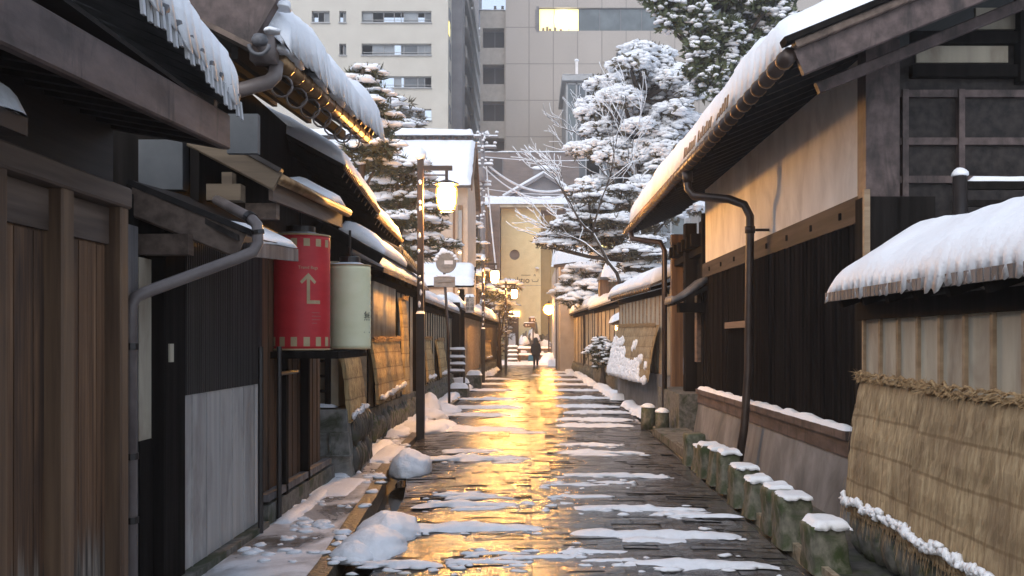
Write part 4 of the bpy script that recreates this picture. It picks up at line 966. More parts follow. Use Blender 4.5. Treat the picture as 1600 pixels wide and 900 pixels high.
# copper slivers added for gold lamp glints off the icy eave
b = B(); rg = random.Random(6)
for k in range(22):
    if k in (5, 6, 14): continue
    y = 9.9+.13*k; b.beam((1.915, y, 3.80), (1.93, y+.015, 3.80+rg.uniform(.06, .14)), .012, .05, up=(0, 1, 0))
b.to('eave_ice', M['copper'], rf)
# rain pipes
b = B(); b.tube([(1.95, 12.6, 3.62), (1.96, 12.6, 3.42), (2.02, 12.55, 3.32), (2.40, 12.25, 3.24), (2.56, 12.15, 3.16), (2.62, 12.12, 3.02), (2.62, 12.12, 2.8), (2.60, 12.12, 1.2), (2.545, 12.1, .5), (2.47, 12.1, .02)], .05, 12); pi_ = b.to('rain_pipe', M['metal'], h, True)
b = B(); b.tube([(2.62, 12.12, 2.82), (2.62, 12.12, 2.90)], .062, 12); b.tube([(1.96, 12.6, 3.5), (1.95, 12.6, 3.63)], .065, 12); b.beam((2.62, 12.14, 2.86), (2.86, 12.14, 2.86), .03, .03); b.to('pipe_collar', M['metal'], pi_, True)
b = B(); b.tube([(1.96, 19.6, 3.64), (1.98, 19.6, 3.5), (2.2, 19.35, 3.44), (2.46, 19.1, 3.38), (2.52, 19.0, 3.22), (2.52, 19.0, .1)], .05, 12); b.to('rain_pipe', M['metal'], h, True)
# recessed entrance
for (x0, x1, y0, y1, m, nm) in ((XW-.06, XW+.1, 16.5, 16.64, 'dark', 'entrance_post'), (XW-.12, XW+.08, 17.9, 18.15, 'dark', 'entrance_post'), (XW-.1, XW+.12, 19.75, 19.95, 'post', 'entrance_post'), (XW+.1, XW+.16, 17.0, 17.8, 'dark', 'inner_post')):
    b = B(); b.box(x0, x1, y0, y1, 0, 3.6); b.to(nm, M[m], h)
b = B(); b.box(XW+.30, XW+.36, 16.7, 17.85, 2.72, 3.25); b.to('plaster_panel', M['plaster'], h)
b = B(); b.box(XW+.3, XW+.36, 16.7, 19.7, 2.55, 2.68); b.box(XW-.05, XW+.3, 16.6, 20, 2.98, 3.1); b.to('transom', M['dark'], h)
b = B(); b.box(XW+.31, XW+.37, 16.8, 19.6, .1, 2.5); b.to('entrance_door', M['dark'], h)
b = B()
for k in range(6): b.box(XW-.2, XW+.3, 16.75+.5*k, 16.9+.5*k, 3.1, 3.3)
b.to('bracket', M['dark'], h)
b = B(); b.box(2.5, 3.0, 17.0, 19.8, -.02, .66); b.to('stone_plinth', M['stone'], h)
b = B(); b.box(XW-.12, XW-.05, 16.66, 16.9, 1.2, 2.3); b.to('name_board', M['beam'], h)
# little wing roof of curved tiles
b = B(); b.hexa([(2.28, 16.1, 2.10), (2.9, 16.1, 2.38), (2.9, 16.85, 2.38), (2.28, 16.85, 2.10)], [(2.28, 16.1, 2.14), (2.9, 16.1, 2.46), (2.9, 16.85, 2.46), (2.28, 16.85, 2.14)]); b.box(2.4, 2.86, 16.3, 16.6, 2.0, 2.15); t = b.to('wing_roof', M['dark'], h)
b = B()
for k in range(6):
    y = 16.15+.13*k; b.tube([(2.92, y, 2.56), (2.76, y, 2.49), (2.58, y, 2.34), (2.44, y, 2.24), (2.30, y, 2.19), (2.24, y, 2.20)], [.055, .055, .055, .055, .06, .065], 10)
b.to('tile', M['tile'], t, True)
b = B(); b.lathe((2.92, 16.4, 2.56), [(.1, -.03), (.12, .0), (.1, .06), (.03, .09)], 12); b.to('ridge_cap', M['tile'], t, True)

# ================================================================== right middle wall
mw = mud_wall(1, 'straw hung wall with gold lit eave beyond the white plastered house', 21.0, 27.2, 2.80, 2.42, .85, 2.60, .24, plaster='cream', base='basew', battens=.5, seed=61, stone_face=False, eave=.3, rise=.35, run=.8, amp=.35)
straw_mat('straw mat half buried in clinging snow on the right middle wall', (2.66, 21.3, 1.86), (2.34, 26.8, 1.92), (2.10, 26.8, .74), (2.44, 21.3, .70), seed=15, snow='cling', group=None)
b = B()
for k in range(16): p = Vector((2.50, 21.1, 2.62)).lerp(Vector((2.14, 26.4, 2.64)), k/16+.03); b.lathe(p, [(.03, -.05), (.045, 0), (.03, .05)], 8)
b.to('tile_end', M['copper'], mw, True)
t = thing('lantern_box', 'small roofed wall lantern with glowing underside beside the straw hung wall', 'lantern', (2.62, 28.6, 0))
b = B(); b.hexa([(2.3, 28.3, 1.98), (3.1, 28.3, 1.98), (3.1, 29.2, 1.98), (2.3, 29.2, 1.98)], [(2.35, 28.35, 2.04), (3.1, 28.35, 2.35), (3.1, 29.2, 2.35), (2.35, 29.2, 2.04)]); b.to('hood', M['post'], t)
b = B(); b.snow((2.28, 28.25, 2.04), (3.1, 28.25, 2.36), (3.1, 29.2, 2.36), (2.28, 29.2, 2.04), .2, 18, 12, ee=(.2, .1, .15, .15), seed=5); b.to('snow_cap', M['snow'], t, True)
b = B(); b.box(2.42, 2.58, 28.5, 28.66, 1.84, 1.97); b.to('lamp', M['warmwin'], t)
b = B(); b.beam((2.75, 28.7, 0), (2.75, 28.7, 2.0), .1, .1, up=(1, 0, 0)); b.to('post', M['post'], t)
GR = 'snow roofed walls of the far right side'
mud_wall(1, 'beige wall with brown posts beyond the round snowy bush', 29.5, 40, 2.95, 2.58, .55, 2.70, .26, seed=63, group=GR, battens=1.3, stone_face=False, amp=.55)
mud_wall(1, 'farthest right wall close to the lamp at the end of the street', 40.6, 58, 2.55, 1.95, .55, 2.75, .32, seed=64, group=GR, battens=1.6, amp=.6)
b = B(); b.box(2.60, 2.75, 38.5, 38.9, .4, 2.6); solo(b, 'gate_post', M['post'], (2.67, 38.7, .4), 'warm brown wooden post in the far right wall', 'gate post')
# ================================================================== street lamps
GL = 'square post street lamps with lit glass lanterns on the left'
def street_lamp(x, y, label, sleeve=True, sc=1.):
    t = thing('street_lamp', label, 'street lamp', (x, y, 0), GL)
    w = .10
    top = 4.42
    b = B(); b.beam((x, y, 1.95), (x, y, top), w, w, up=(1, 0, 0), c=.008); po = b.to('post', M['metal'], t)
    b = B(); b.beam((x, y, -.05), (x, y, 1.97), .13, .13, up=(1, 0, 0), c=.008); b.to('sleeve', M['blackmetal'], po)
    b = B(); b.beam((x, y, 4.26), (x+.50, y, 4.26), .07, .07); b.beam((x, y, 4.15), (x+.42, y, 4.15), .02, .02); b.to('arm', M['metal'], t)
    cx = x+.41
    b = B(); b.beam((cx, y, 4.26), (cx, y, 4.05), .045, .045, up=(1, 0, 0)); b.lathe((cx, y, 4.02), [(.06, .05), (.19, .0), (.19, -.02), (.15, -.03)], 16); b.to('cap', M['metal'], t)
    b = B(); b.lathe((cx, y, 3.60), [(.115, 0), (.13, .02), (.15, .10), (.168, .24), (.165, .33), (.14, .385)], 24); lg = b.to('lamp_glass', M['shell'], t, True); b = B(); b.lathe((cx, y, 3.60), [(.10, .02), (.125, .10), (.14, .22), (.135, .32), (.10, .375)], 24); b.to('lamp_core', M['lamp'], lg, True)
    b = B(); b.lathe((cx, y, 3.575), [(.105, .002), (.115, 0), (.12, .024), (.11, .026), (.105, .002)], 20, caps=False); b.to('bottom_ring', M['metal'], t)
    b = B(); b.blob((x, y, top+.03), .09, .09, .13, .15, x*3, 16, 10, flat=.6); b.to('snow_cap', M['snow'], t, True)
    b = B(); rng = random.Random(int(y))
    for z in (4.04, 3.72, 3.62, 3.2, 2.95, 2.55, 2.45, 2.3, 2.12): b.blob((x+rng.uniform(-.02, .02), y-.05, z), .022, .012, rng.uniform(.02, .055), .4, z, 8, 6, flat=1)
    b.snow((x-.065, y-.065, 1.97), (x+.065, y-.065, 1.97), (x+.065, y+.065, 1.97), (x-.065, y+.065, 1.97), .05, 8, 8, ee=(.03,)*4, jit=.004)
    b.to('stuck_snow', M['snow'], po, True)
    return t
l1 = street_lamp(-1.70, 16.1, 'nearest street lamp, tall dark post lit in front of the snowy gable house')
street_lamp(-1.61, 36.3, 'second street lamp along the left kerb, standing before a small snowy pine')
street_lamp(-1.10, 49.5, 'third street lamp, lowest glowing lantern left of the yellow building wall')
t = thing('street_lamp', 'round glowing post lamp at the right end of the street by the yellow building', 'street lamp', (1.30, 66, 0))
b = B(); b.lathe((1.30, 66, 0), [(.11, 0), (.09, .3), (.05, .4), (.045, 2.9), (.09, 3.0), (.05, 3.12), (.12, 3.2)], 12); b.to('post', M['metal'], t, True)
b = B(); b.lathe((1.30, 66, 3.2), [(.10, 0), (.32, .14), (.38, .32), (.35, .5), (.22, .66), (.1, .7)], 20); lg = b.to('lamp_glass', M['shell'], t, True); b = B(); b.lathe((1.30, 66, 3.2), [(.08, .04), (.25, .16), (.31, .32), (.28, .48), (.16, .60)], 20); b.to('lamp_core', M['lamp2'], lg, True)
b = B(); b.lathe((1.30, 66, 3.9), [(.17, 0), (.12, .06), (.05, .12), (.03, .22)], 14); b.to('cap', M['metal'], t, True)

# ================================================================== signs
t = thing('road_sign', 'back of a round road sign and small plate on a thin snowy pole', 'road sign', (-1.90, 24.0, 0))
b = B(); b.tube([(-1.86, 24.0, -.05), (-1.88, 24, 1.6), (-2.0, 24, 3.52)], .032, 10); b.to('pole', M['metal'], t, True)
b = B(); b.lathe((0, 0, 0), [(.235, -.01), (.24, 0), (.24, .012), (.225, .02)], 32)
b.v = [(p[0]-1.93, 23.955-p[2], p[1]+3.36) for p in b.v]; b.to('round_plate', M['signgrey'], t)
b = B(); b.box(-2.22, -1.72, 23.95, 23.965, 2.80, 3.04); b.to('small_plate', M['signgrey'], t)
b = B(); b.box(-1.97, -1.77, 23.925, 23.94, 3.33, 3.42); b.to('sticker', M['white'], t)
b = B(); b.beam((-2.02, 23.93, 3.45), (-1.78, 23.93, 3.45), .02, .03); b.beam((-2.02, 23.93, 3.27), (-1.78, 23.93, 3.27), .02, .03); b.beam((-2.14, 23.93, 2.92), (-1.76, 23.93, 2.94), .02, .03); b.to('clamp', M['signgrey'], t)
b = B()
for k in range(9):
    a = R(20+k*18); b.blob((-1.93+.25*math.cos(a), 23.96, 3.36+.25*math.sin(a)), .055, .05, .05, .4, k, 8, 6)
b.blob((-2.0, 23.97, 3.60), .09, .07, .11, .3, 3); b.blob((-1.98, 23.96, 3.05), .2, .05, .04, .4, 6); b.to('snow', M['snow'], t, True)
t = thing('sign_box', 'small pale hanging sign box with two columns of dark characters', 'sign', (-1.86, 32.0, 2.4))
b = B(); b.box(-1.97, -1.70, 31.95, 32.12, 2.42, 2.90); b.to('box', M['signpaper'], t)
b = B(); b.beam((-1.69, 32.03, 2.94), (-2.3, 32.03, 2.94), .04, .05); b.beam((-1.83, 32.03, 2.95), (-1.83, 32.03, 2.88), .3, .02, up=(1, 0, 0)); b.to('bracket', M['dark'], t)
text('東\n料\n亭', .125, (-1.905, 31.945, 2.665), (R(90), 0, 0), 'lettering', M['ink'], t, sp=1.05); text('小\n桜\n屋', .125, (-1.765, 31.945, 2.665), (R(90), 0, 0), 'lettering', M['ink'], t, sp=1.05)
b = B(); b.snow((-1.99, 31.93, 2.905), (-1.69, 31.93, 2.905), (-1.69, 32.14, 2.905), (-1.99, 32.14, 2.905), .09, 12, 8, ee=(.06,)*4, seed=4); b.to('snow_cap', M['snow'], t, True)

# rack and blocks on the left pavement
t = thing('rack', 'dark rack with four snow topped rungs on the left pavement', 'rack', (-2.0, 29.5, 0))
b = B()
for x in (-2.28, -1.86): b.tube([(x, 29.5, 0), (x, 29.5, 1.28)], .03, 8)
b.to('post', M['blackmetal'], t, True)
for z in (1.26, 1.04, .84, .64):
    b = B(); b.beam((-2.3, 29.5, z), (-1.84, 29.5, z), .05, .05); rg = b.to('rung', M['blackmetal'], t)
    b = B(); b.snow((-2.31, 29.44, z+.025), (-1.83, 29.44, z+.025), (-1.83, 29.56, z+.025), (-2.31, 29.56, z+.025), .07, 20, 6, ee=(.05,)*4, seed=z); b.to('snow', M['snow'], rg, True)
for k, (x, y, w, hh, lab) in enumerate(((-2.05, 30.2, .30, .30, 'wide snow topped stone block behind the rack'), (-1.78, 33.6, .24, .42, 'taller snow topped stone block right of the rack'), (-1.95, 28.6, .26, .22, 'low snow topped stone block in front of the rack'))):
    b = B(); b.hexa([(x-w, y-.3, 0), (x+w, y-.3, 0), (x+w, y+.3, 0), (x-w, y+.3, 0)], [(x-w*.9, y-.27, hh), (x+w*.9, y-.27, hh), (x+w*.9, y+.27, hh), (x-w*.9, y+.27, hh)])
    t = thing('stone_block', lab, 'stone block', (x, y, 0)); b.to('stone', M['stone'], t)
    b = B(); b.snow((x-w, y-.3, hh), (x+w, y-.3, hh), (x+w, y+.3, hh), (x-w, y+.3, hh), .14, 16, 12, ee=(.13,)*4, seed=k, amp=.4); b.to('snow_cap', M['snow'], t, True)

# ================================================================== person walking away with a blue bag
px, py_ = .42, 60.
t = thing('person', 'long haired person in a black coat walking away at the end of the street', 'person', (px, py_, 0))
def skinmesh(name, verts, edges, rad, m, parent, sub=1):
    me = bpy.data.meshes.new(name); me.from_pydata([Vector(v) for v in verts], edges, []); me.materials.append(m)
    o = bpy.data.objects.new(name, me); COL.objects.link(o)
    md = o.modifiers.new('s', 'SKIN'); me.skin_vertices[0].data[0].use_root = True
    for i, r_ in enumerate(rad): me.skin_vertices[0].data[i].radius = r_ if isinstance(r_, tuple) else (r_, r_)
    o.modifiers.new('d', 'SUBSURF').levels = sub
    bpy.context.view_layer.update(); me2 = bpy.data.meshes.new_from_object(o.evaluated_get(bpy.context.evaluated_depsgraph_get()))
    bpy.data.objects.remove(o); me2.name = name; me2.polygons.foreach_set('use_smooth', [True]*len(me2.polygons))
    if not me2.materials: me2.materials.append(m)
    o = bpy.data.objects.new(name, me2); COL.objects.link(o); o.parent = parent; return o
bv = [(0, 0, .88), (0, 0, 1.1), (0, 0, 1.32), (0, 0, 1.43), (0, .0, 1.50), (0, -.01, 1.58), (0, 0, 1.65),
      (.17, 0, 1.36), (.22, .03, 1.10), (.21, -.04, .86), (.21, -.05, .78), (-.17, 0, 1.36), (-.23, .03, 1.10), (-.23, -.02, .86), (-.23, -.03, .77),
      (.09, 0, .84), (.09, -.06, .48), (.09, .06, .09), (.09, -.08, .04), (-.09, 0, .84), (-.09, .10, .48), (-.09, .22, .12), (-.09, .12, .04)]
be = [(0, 1), (1, 2), (2, 3), (3, 4), (4, 5), (5, 6), (2, 7), (7, 8), (8, 9), (9, 10), (2, 11), (11, 12), (12, 13), (13, 14), (0, 15), (15, 16), (16, 17), (17, 18), (0, 19), (19, 20), (20, 21), (21, 22)]
br_ = [.14, .12, .14, .055, .055, .085, .07, .07, .05, .04, .035, .07, .05, .04, .035, .09, .06, .045, .035, .09, .06, .045, .035]
body = skinmesh('body', bv, be, br_, M['skin'], t)
b = B(); o_ = (px, py_, 0)
b.lathe(o_, [(.20, .62), (.225, .68), (.215, .9), (.19, 1.08), (.205, 1.25), (.20, 1.35), (.12, 1.43), (.07, 1.46)], 20, 1.15, .75)
for s, h_ in ((1, .80), (-1, .80)):
    b.tube([(px+s*.16, py_, 1.37), (px+s*.235, py_+.03, 1.10), (px+s*.235, py_-.03, h_+.02)], [.085, .075, .06], 10)
b.to('coat', M['jacket'], t, True)
b = B()
for s, pts in ((1, [(.09, 0, .86), (.09, -.06, .48), (.09, .06, .10)]), (-1, [(-.09, 0, .86), (-.09, .10, .48), (-.09, .22, .13)])):
    b.tube([(px+p[0], py_+p[1], p[2]) for p in pts], [.105, .08, .06], 10)
b.to('trousers', M['trouser'], t, True)
b = B()
for x_, y_, z_ in ((.09, .0, .0), (-.09, .15, .02)): b.blob((px+x_, py_+y_, z_+.03), .05, .13, .07, .05, 1, 10, 8, flat=.5)
b.to('shoe', M['blackmetal'], t, True)
b = B(); b.lathe((px, py_-.02, 0), [(.10, 1.16), (.15, 1.22), (.15, 1.38), (.125, 1.48), (.125, 1.58), (.11, 1.67), (.06, 1.72), (.01, 1.735)], 16, 1, .82); b.to('hair', M['hair'], t, True)
t = thing('bag', 'bright blue bag carried in the left hand of the walking person', 'bag', (px-.27, py_-.03, .3))
b = B(); b.hexa([(px-.46, py_-.12, .33), (px-.15, py_-.12, .33), (px-.15, py_+.06, .33), (px-.46, py_+.06, .33)], [(px-.43, py_-.09, .70), (px-.17, py_-.09, .70), (px-.17, py_+.03, .70), (px-.43, py_+.03, .70)]); b.to('bag_body', M['blue'], t)
b = B(); b.tube([(px-.36, py_-.03, .69), (px-.30, py_-.03, .79), (px-.22, py_-.03, .80), (px-.20, py_-.03, .69)], .012, 6); b.to('handle', M['blue'], t)

# ================================================================== facades
def facade(b, O, U, w, h, holes, depth=.25, N=None):
    """wall face at O spanning U*w and up h with real openings (u0,u1,v0,v1) reaching depth back"""
    O = Vector(O); U = Vector(U).normalized(); Z = Vector((0, 0, 1)); N = Vector(N) if N else U.cross(Z)
    us = sorted({0, w, *[x for q in holes for x in q[:2]]}); vs = sorted({0, h, *[x for q in holes for x in q[2:4]]})
    us = [u for u in us if 0 <= u <= w]; vs = [v for v in vs if 0 <= v <= h]
    for i in range(len(us)-1):
        for j in range(len(vs)-1):
            u, v = (us[i]+us[i+1])/2, (vs[j]+vs[j+1])/2
            if any(q[0] < u < q[1] and q[2] < v < q[3] for q in holes): continue
            b.quad(O+U*us[i]+Z*vs[j], O+U*us[i+1]+Z*vs[j], O+U*us[i+1]+Z*vs[j+1], O+U*us[i]+Z*vs[j+1])
    for (a, c, d, e) in [q[:4] for q in holes]:
        p = [O+U*a+Z*d, O+U*c+Z*d, O+U*c+Z*e, O+U*a+Z*e]; q = [x-N*depth for x in p]
        for k in range(4): b.quad(p[k], p[(k+1) % 4], q[(k+1) % 4], q[k])
def window(parent, O, U, q, depth, panes, frame='frame', glass=('glass', 'glass2'), rail=False, seed=0, sill=True, fw=.06):
    O = Vector(O); U = Vector(U).normalized(); Z = Vector((0, 0, 1)); N = U.cross(Z)
    a, c, d, e = q[:4]; rng = random.Random(seed+int(a*13+d*7))
    b = B(); bk = O-N*depth
    xs = [a+(c-a)*k for k in panes]
    for x in xs: b.beam(bk+U*x+Z*d, bk+U*x+Z*e, fw, fw, up=N)
    b.beam(bk+U*a+Z*(d+fw/2), bk+U*c+Z*(d+fw/2), fw, fw); b.beam(bk+U*a+Z*(e-fw/2), bk+U*c+Z*(e-fw/2), fw, fw)
    if rail: b.beam(bk+N*.08+U*a+Z*(d+(e-d)*.30), bk+N*.08+U*c+Z*(d+(e-d)*.30), .05, .05)
    if sill: b.beam(O+N*.05+U*(a-.05)+Z*(d-.05), O+N*.05+U*(c+.05)+Z*(d-.05), .25, .09)
    w = b.to('window', M[frame], parent)
    for mm in set(glass):
        b = B()
        for k in range(len(xs)-1):
            g = glass[rng.randrange(len(glass))] if len(glass) > 1 else glass[0]
            if g == mm: b.quad(bk-N*.02+U*xs[k]+Z*d, bk-N*.02+U*xs[k+1]+Z*d, bk-N*.02+U*xs[k+1]+Z*e, bk-N*.02+U*xs[k]+Z*e)
        if b.v: b.to('pane', M[mm], w)
    return w
# --- cream apartment block
YA = 95.; kx = YA/1600
def ax(p): return (p-826)*kx
def az_(p): return CAMZ+(532-p)*kx
t = thing('apartment_block', 'tall cream apartment block with long window bands behind the snowy roofs', 'building', (-16, YA, 0))
x0, x1 = ax(330), ax(700); O = (x0, YA, 0); hA = 46.
hol = []
for k in range(-6, 5):
    yo = k*51
    t0, t1 = az_(35+yo), az_(17+yo)
    if t0 < 1 or t1 > 45: continue
    hol.append((ax(565)-x0, ax(674)-x0, t0, t1, 'band'))
    hol.append((ax(530)-x0, ax(541)-x0, t0, t1, 'small'))
    if k in (0, 2, -2): hol.append((ax(487)-x0, ax(515)-x0, t0, t1, 'mid'))
b = B(); facade(b, O, (1, 0, 0), x1-x0, hA, hol, .45)
b.quad((x1, YA, 0), (x1, YA+46, 0), (x1, YA+46, hA), (x1, YA, hA)); b.quad((x0, YA, hA), (x1, YA, hA), (x1, YA+46, hA), (x0, YA+46, hA)); b.quad((x0, YA, 0), (x0, YA+46, 0), (x0, YA+46, hA), (x0, YA, hA))
b.to('wall', M['hi'], t)
for q in hol:
    window(t, O, (1, 0, 0), q, .42, {'band': [0, .15, .31, .46, .56, .60, .80, .90, 1], 'small': [0, .5, 1], 'mid': [0, .33, .66, 1]}[q[4]], rail=q[4] == 'band', seed=3)
b = B(); b.box(x0-.1, x1+.1, YA-.15, YA+46, hA, hA+1.2); b.to('parapet', M['hi'], t)
# street side face: pilaster, balconies
b = B(); b.box(x1, x1+1.0, YA+4.5, YA+9.0, 0, hA); b.box(x1, x1+.9, YA+22, YA+22.6, 0, hA); b.to('pilaster', M['bldgdark'], t)
for k in range(14):
    z = az_(68)-(k-4)*3.03-1.7
    if z < .3: continue
    b = B(); b.box(x1, x1+1.15, YA+9.2, YA+21.6, z, z+.18); b.box(x1, x1+1.15, YA+22.8, YA+40, z, z+.18)
    b.box(x1+1.05, x1+1.15, YA+9.2, YA+21.6, z+.18, z+1.15); b.box(x1+1.05, x1+1.15, YA+22.8, YA+40, z+.18, z+1.15); bb = b.to('balcony', M['housew'], t)
    b = B(); b.box(x1+.02, x1+.05, YA+10, YA+21, z+.3, z+2.6); b.box(x1+.02, x1+.05, YA+23.2, YA+39, z+.3, z+2.6); b.to('balcony_window', M['glass'], bb)
    b = B(); b.box(x1+.01, x1+.06, YA+1.2, YA+3., z+.9, z+2.4); b.to('window', M['glass2'], t)
b = B(); b.box(x1+.03, x1+.08, YA+.5, YA+1.4, az_(50), az_(30)); b.to('lit_window', M['litroom'], t)
# --- slim grey block behind
t = thing('office_block', 'slim grey brown block squeezed in the gap between the two tall buildings', 'building', (-7, 150, 0))
k2 = 150/1600; b = B(); b.box((738-826)*k2, (748-826)*k2, 150, 160, 0, 60); b.box((748-826)*k2, (757-826)*k2, 150, 160, 0, CAMZ+(532-46)*k2); b.to('wall', M['bldgdark'], t)
for k in range(7):
    b = B(); z = CAMZ+(532-60-k*42)*k2; b.box((744-826)*k2, (757-826)*k2, 149.3, 150, z-1.1, z); bb = b.to('balcony', M['housew'], t)
    b = B(); b.snow(((744-826)*k2, 149.2, z), ((757-826)*k2, 149.2, z), ((757-826)*k2, 150, z), ((744-826)*k2, 150, z), .12, 10, 4, seed=k); b.to('snow', M['snow'], bb, True)
b = B(); b.snow(((747-826)*k2, 149.9, CAMZ+486*k2), ((758-826)*k2, 149.9, CAMZ+486*k2), ((758-826)*k2, 156, CAMZ+486*k2), ((747-826)*k2, 156, CAMZ+486*k2), .5, 10, 6, seed=2); b.to('roof_snow', M['snow'], t, True)
# --- beige panelled office
YO = 105.; ko = YO/1600
def ox(p): return (p-826)*ko
def oz(p): return CAMZ+(532-p)*ko
t = thing('office_building', 'beige panel clad office building with one lit window in its long glass band', 'building', (10, YO, 0))
x0, x1 = ox(790), ox(1290); hO = 44.
band = (ox(841)-x0, ox(1200)-x0, oz(48), oz(12)); sm = (ox(963)-x0, ox(985)-x0, oz(95), oz(82))
b = B(); facade(b, (x0, YO, 0), (1, 0, 0), x1-x0, hO, [band, sm], .35)
b.quad((x1, YO, 0), (x1, YO+20, 0), (x1, YO+20, hO), (x1, YO, hO)); b.quad((x0, YO, hO), (x1, YO, hO), (x1, YO+20, hO), (x0, YO+20, hO)); b.quad((x0, YO+20, 0), (x0, YO, 0), (x0, YO, hO), (x0, YO+20, hO)); b.to('wall', M['office'], t)
O = (x0, YO, 0)
bw = band[1]-band[0]; lw = (ox(905)-ox(843))
q1 = (band[0]+.1, band[0]+.1+lw, band[2], band[3]); q2 = (band[0]+.1+lw, band[1], band[2], band[3])
w = window(t, O, (1, 0, 0), q1, .3, [0, .38, .75, 1], glass=('litroom',), frame='bldgdark', sill=False)
b = B(); cx_, cz_ = ox(882), oz(29); b.prism([(cx_+.95*math.copysign(abs(math.cos(a))**.6, math.cos(a)), YO+.25, cz_+.92*math.copysign(abs(math.sin(a))**.6, math.sin(a))) for a in [2*math.pi*i/24 for i in range(24)]], (0, .03, 0)); b.to('ceiling_lamp', M['litlamp'], w)
b = B()
for i, (dx, h_) in enumerate(((.3, .5), (.7, .7), (1.0, .4), (1.5, .6), (2.1, .35))): b.box(x0+q1[0]+dx, x0+q1[0]+dx+.25, YO+.2, YO+.27, band[2]+.05, band[2]+.05+h_*.6)
b.to('desk_clutter', M['tan'], w)
window(t, O, (1, 0, 0), q2, .3, [k/9 for k in range(10)], glass=('glass3',), frame='bldgdark', sill=False, fw=.05)
window(t, O, (1, 0, 0), sm, .3, [0, .5, 1], glass=('glass',), frame='bldgdark', sill=False)
b = B(); b.box(ox(838), ox(842), YO-.05, YO+.1, oz(50), oz(10)); 
for k in range(8): b.box(ox(836), ox(841), YO-.08, YO-.02, oz(46-4*k), oz(44-4*k))
b.to('louvre', M['bldgdark'], t)
# wing with balcony recesses
xa, xb = ox(750), ox(790)
hol = [(.25, xb-xa-.15, oz(a), oz(c)) for a, c in ((73, 42), (130, 99), (188, 157), (245, 215), (305, 275), (365, 335))]
b = B(); facade(b, (xa, YO+.4, 0), (1, 0, 0), xb-xa, oz(14), hol, 1.3); b.quad((xa, YO+.4, 0), (xa, YO+12, 0), (xa, YO+12, oz(14)), (xa, YO+.4, oz(14))); b.quad((xa, YO+.4, oz(14)), (xb, YO+.4, oz(14)), (xb, YO+12, oz(14)), (xa, YO+12, oz(14))); b.to('balcony_wing', M['housew'], t)
for q in hol:
    window(t, (xa, YO+.4, 0), (1, 0, 0), q, 1.28, [0, .55, 1], frame='bldgdark', glass=('dark_in',), sill=False)
b = B(); b.snow((xa-.1, YO+.3, oz(14)), (xb, YO+.3, oz(14)), (xb, YO+8, oz(14)), (xa-.1, YO+8, oz(14)), .25, 14, 8, seed=4); b.to('parapet_snow', M['snow'], t, True)
b = B()
for k in range(4): b.box(ox(764+k*6), ox(768+k*6), YO+3, YO+5, oz(14), oz(14)+.9+.4*(k % 2))
b.to('roof_unit', M['bldgdark'], t)
# --- glass lobby block in front of it
Yg = 92.; kg = Yg/1600
t = thing('glass_block', 'lower glass fronted block with flat snowy roof in front of the office', 'building', (8, Yg, 0))
gx = lambda p: (p-826)*kg; gz = lambda p: CAMZ+(532-p)*kg
b = B(); b.box(gx(884), gx(1080), Yg, Yg+11, 0, gz(128)); b.to('wall', M['grey'], t)
b = B(); b.box(gx(878), gx(1086), Yg-.6, Yg+11, gz(128), gz(119)); b.to('roof', M['frame'], t)
b = B(); b.snow((gx(878), Yg-.65, gz(119)), (gx(1086), Yg-.65, gz(119)), (gx(1086), Yg+11, gz(119)), (gx(878), Yg+11, gz(119)), .22, 60, 8, seed=3, amp=.3); b.to('roof_snow', M['snow'], t, True)
window(t, (gx(886), Yg-.02, 0), (1, 0, 0), (0, gx(1070)-gx(886), 2, gz(130)), -.05, [0, .08, .16, .28, .40, .52, .64, .76, .88, 1], glass=('glass3', 'glass3', 'glass'), sill=False, fw=.14)
b = B(); b.box(gx(900), gx(904), Yg+1, Yg+1.25, gz(119), gz(90)); b.to('vent_pipe', M['white'], t)
b = B(); b.blob((gx(902), Yg+1.1, gz(90)), .22, .22, .2, .1, 2, 10, 6); b.to('vent_snow', M['snow'], t, True)
# --- brown low building / hoarding
t = thing('low_building', 'grey brown building behind the snowy wires and yellow building', 'building', (0, 90, 0)); kb = 90/1600
b = B(); b.box((745-826)*kb, (905-826)*kb, 90, 91.5, 0, CAMZ+(532-238)*kb); b.to('wall', M['dullb'], t)
b = B(); b.snow(((745-826)*kb, 89.9, CAMZ+294*kb), ((905-826)*kb, 89.9, CAMZ+294*kb), ((905-826)*kb, 91.5, CAMZ+294*kb), ((745-826)*kb, 91.5, CAMZ+294*kb), .12, 40, 5, seed=1, amp=.7); b.to('snow', M['snow'], t, True)
window(t, ((750-826)*kb, 89.97, 0), (1, 0, 0), (.1, 2.0, CAMZ+(532-275)*kb, CAMZ+(532-246)*kb), -.04, [0, .5, 1], glass=('dark_in',), frame='bldgdark', sill=False)

# ================================================================== yellow building at the end
YY = 75.; ky = YY/1600
yx = lambda p: (p-826)*ky; yz = lambda p: CAMZ+(532-p)*ky
t = thing('yellow_building', 'narrow yellow stucco building with a round window at the end of the street', 'building', (-.5, YY, 0))
ca, cz, cr = yx(804), yz(398), 8*ky
xa, xb, top = yx(783), yx(845), yz(326)
b = B(); n = 28
ring = [(ca+cr*math.cos(2*math.pi*k/n), YY, cz+cr*math.sin(2*math.pi*k/n)) for k in range(n)]
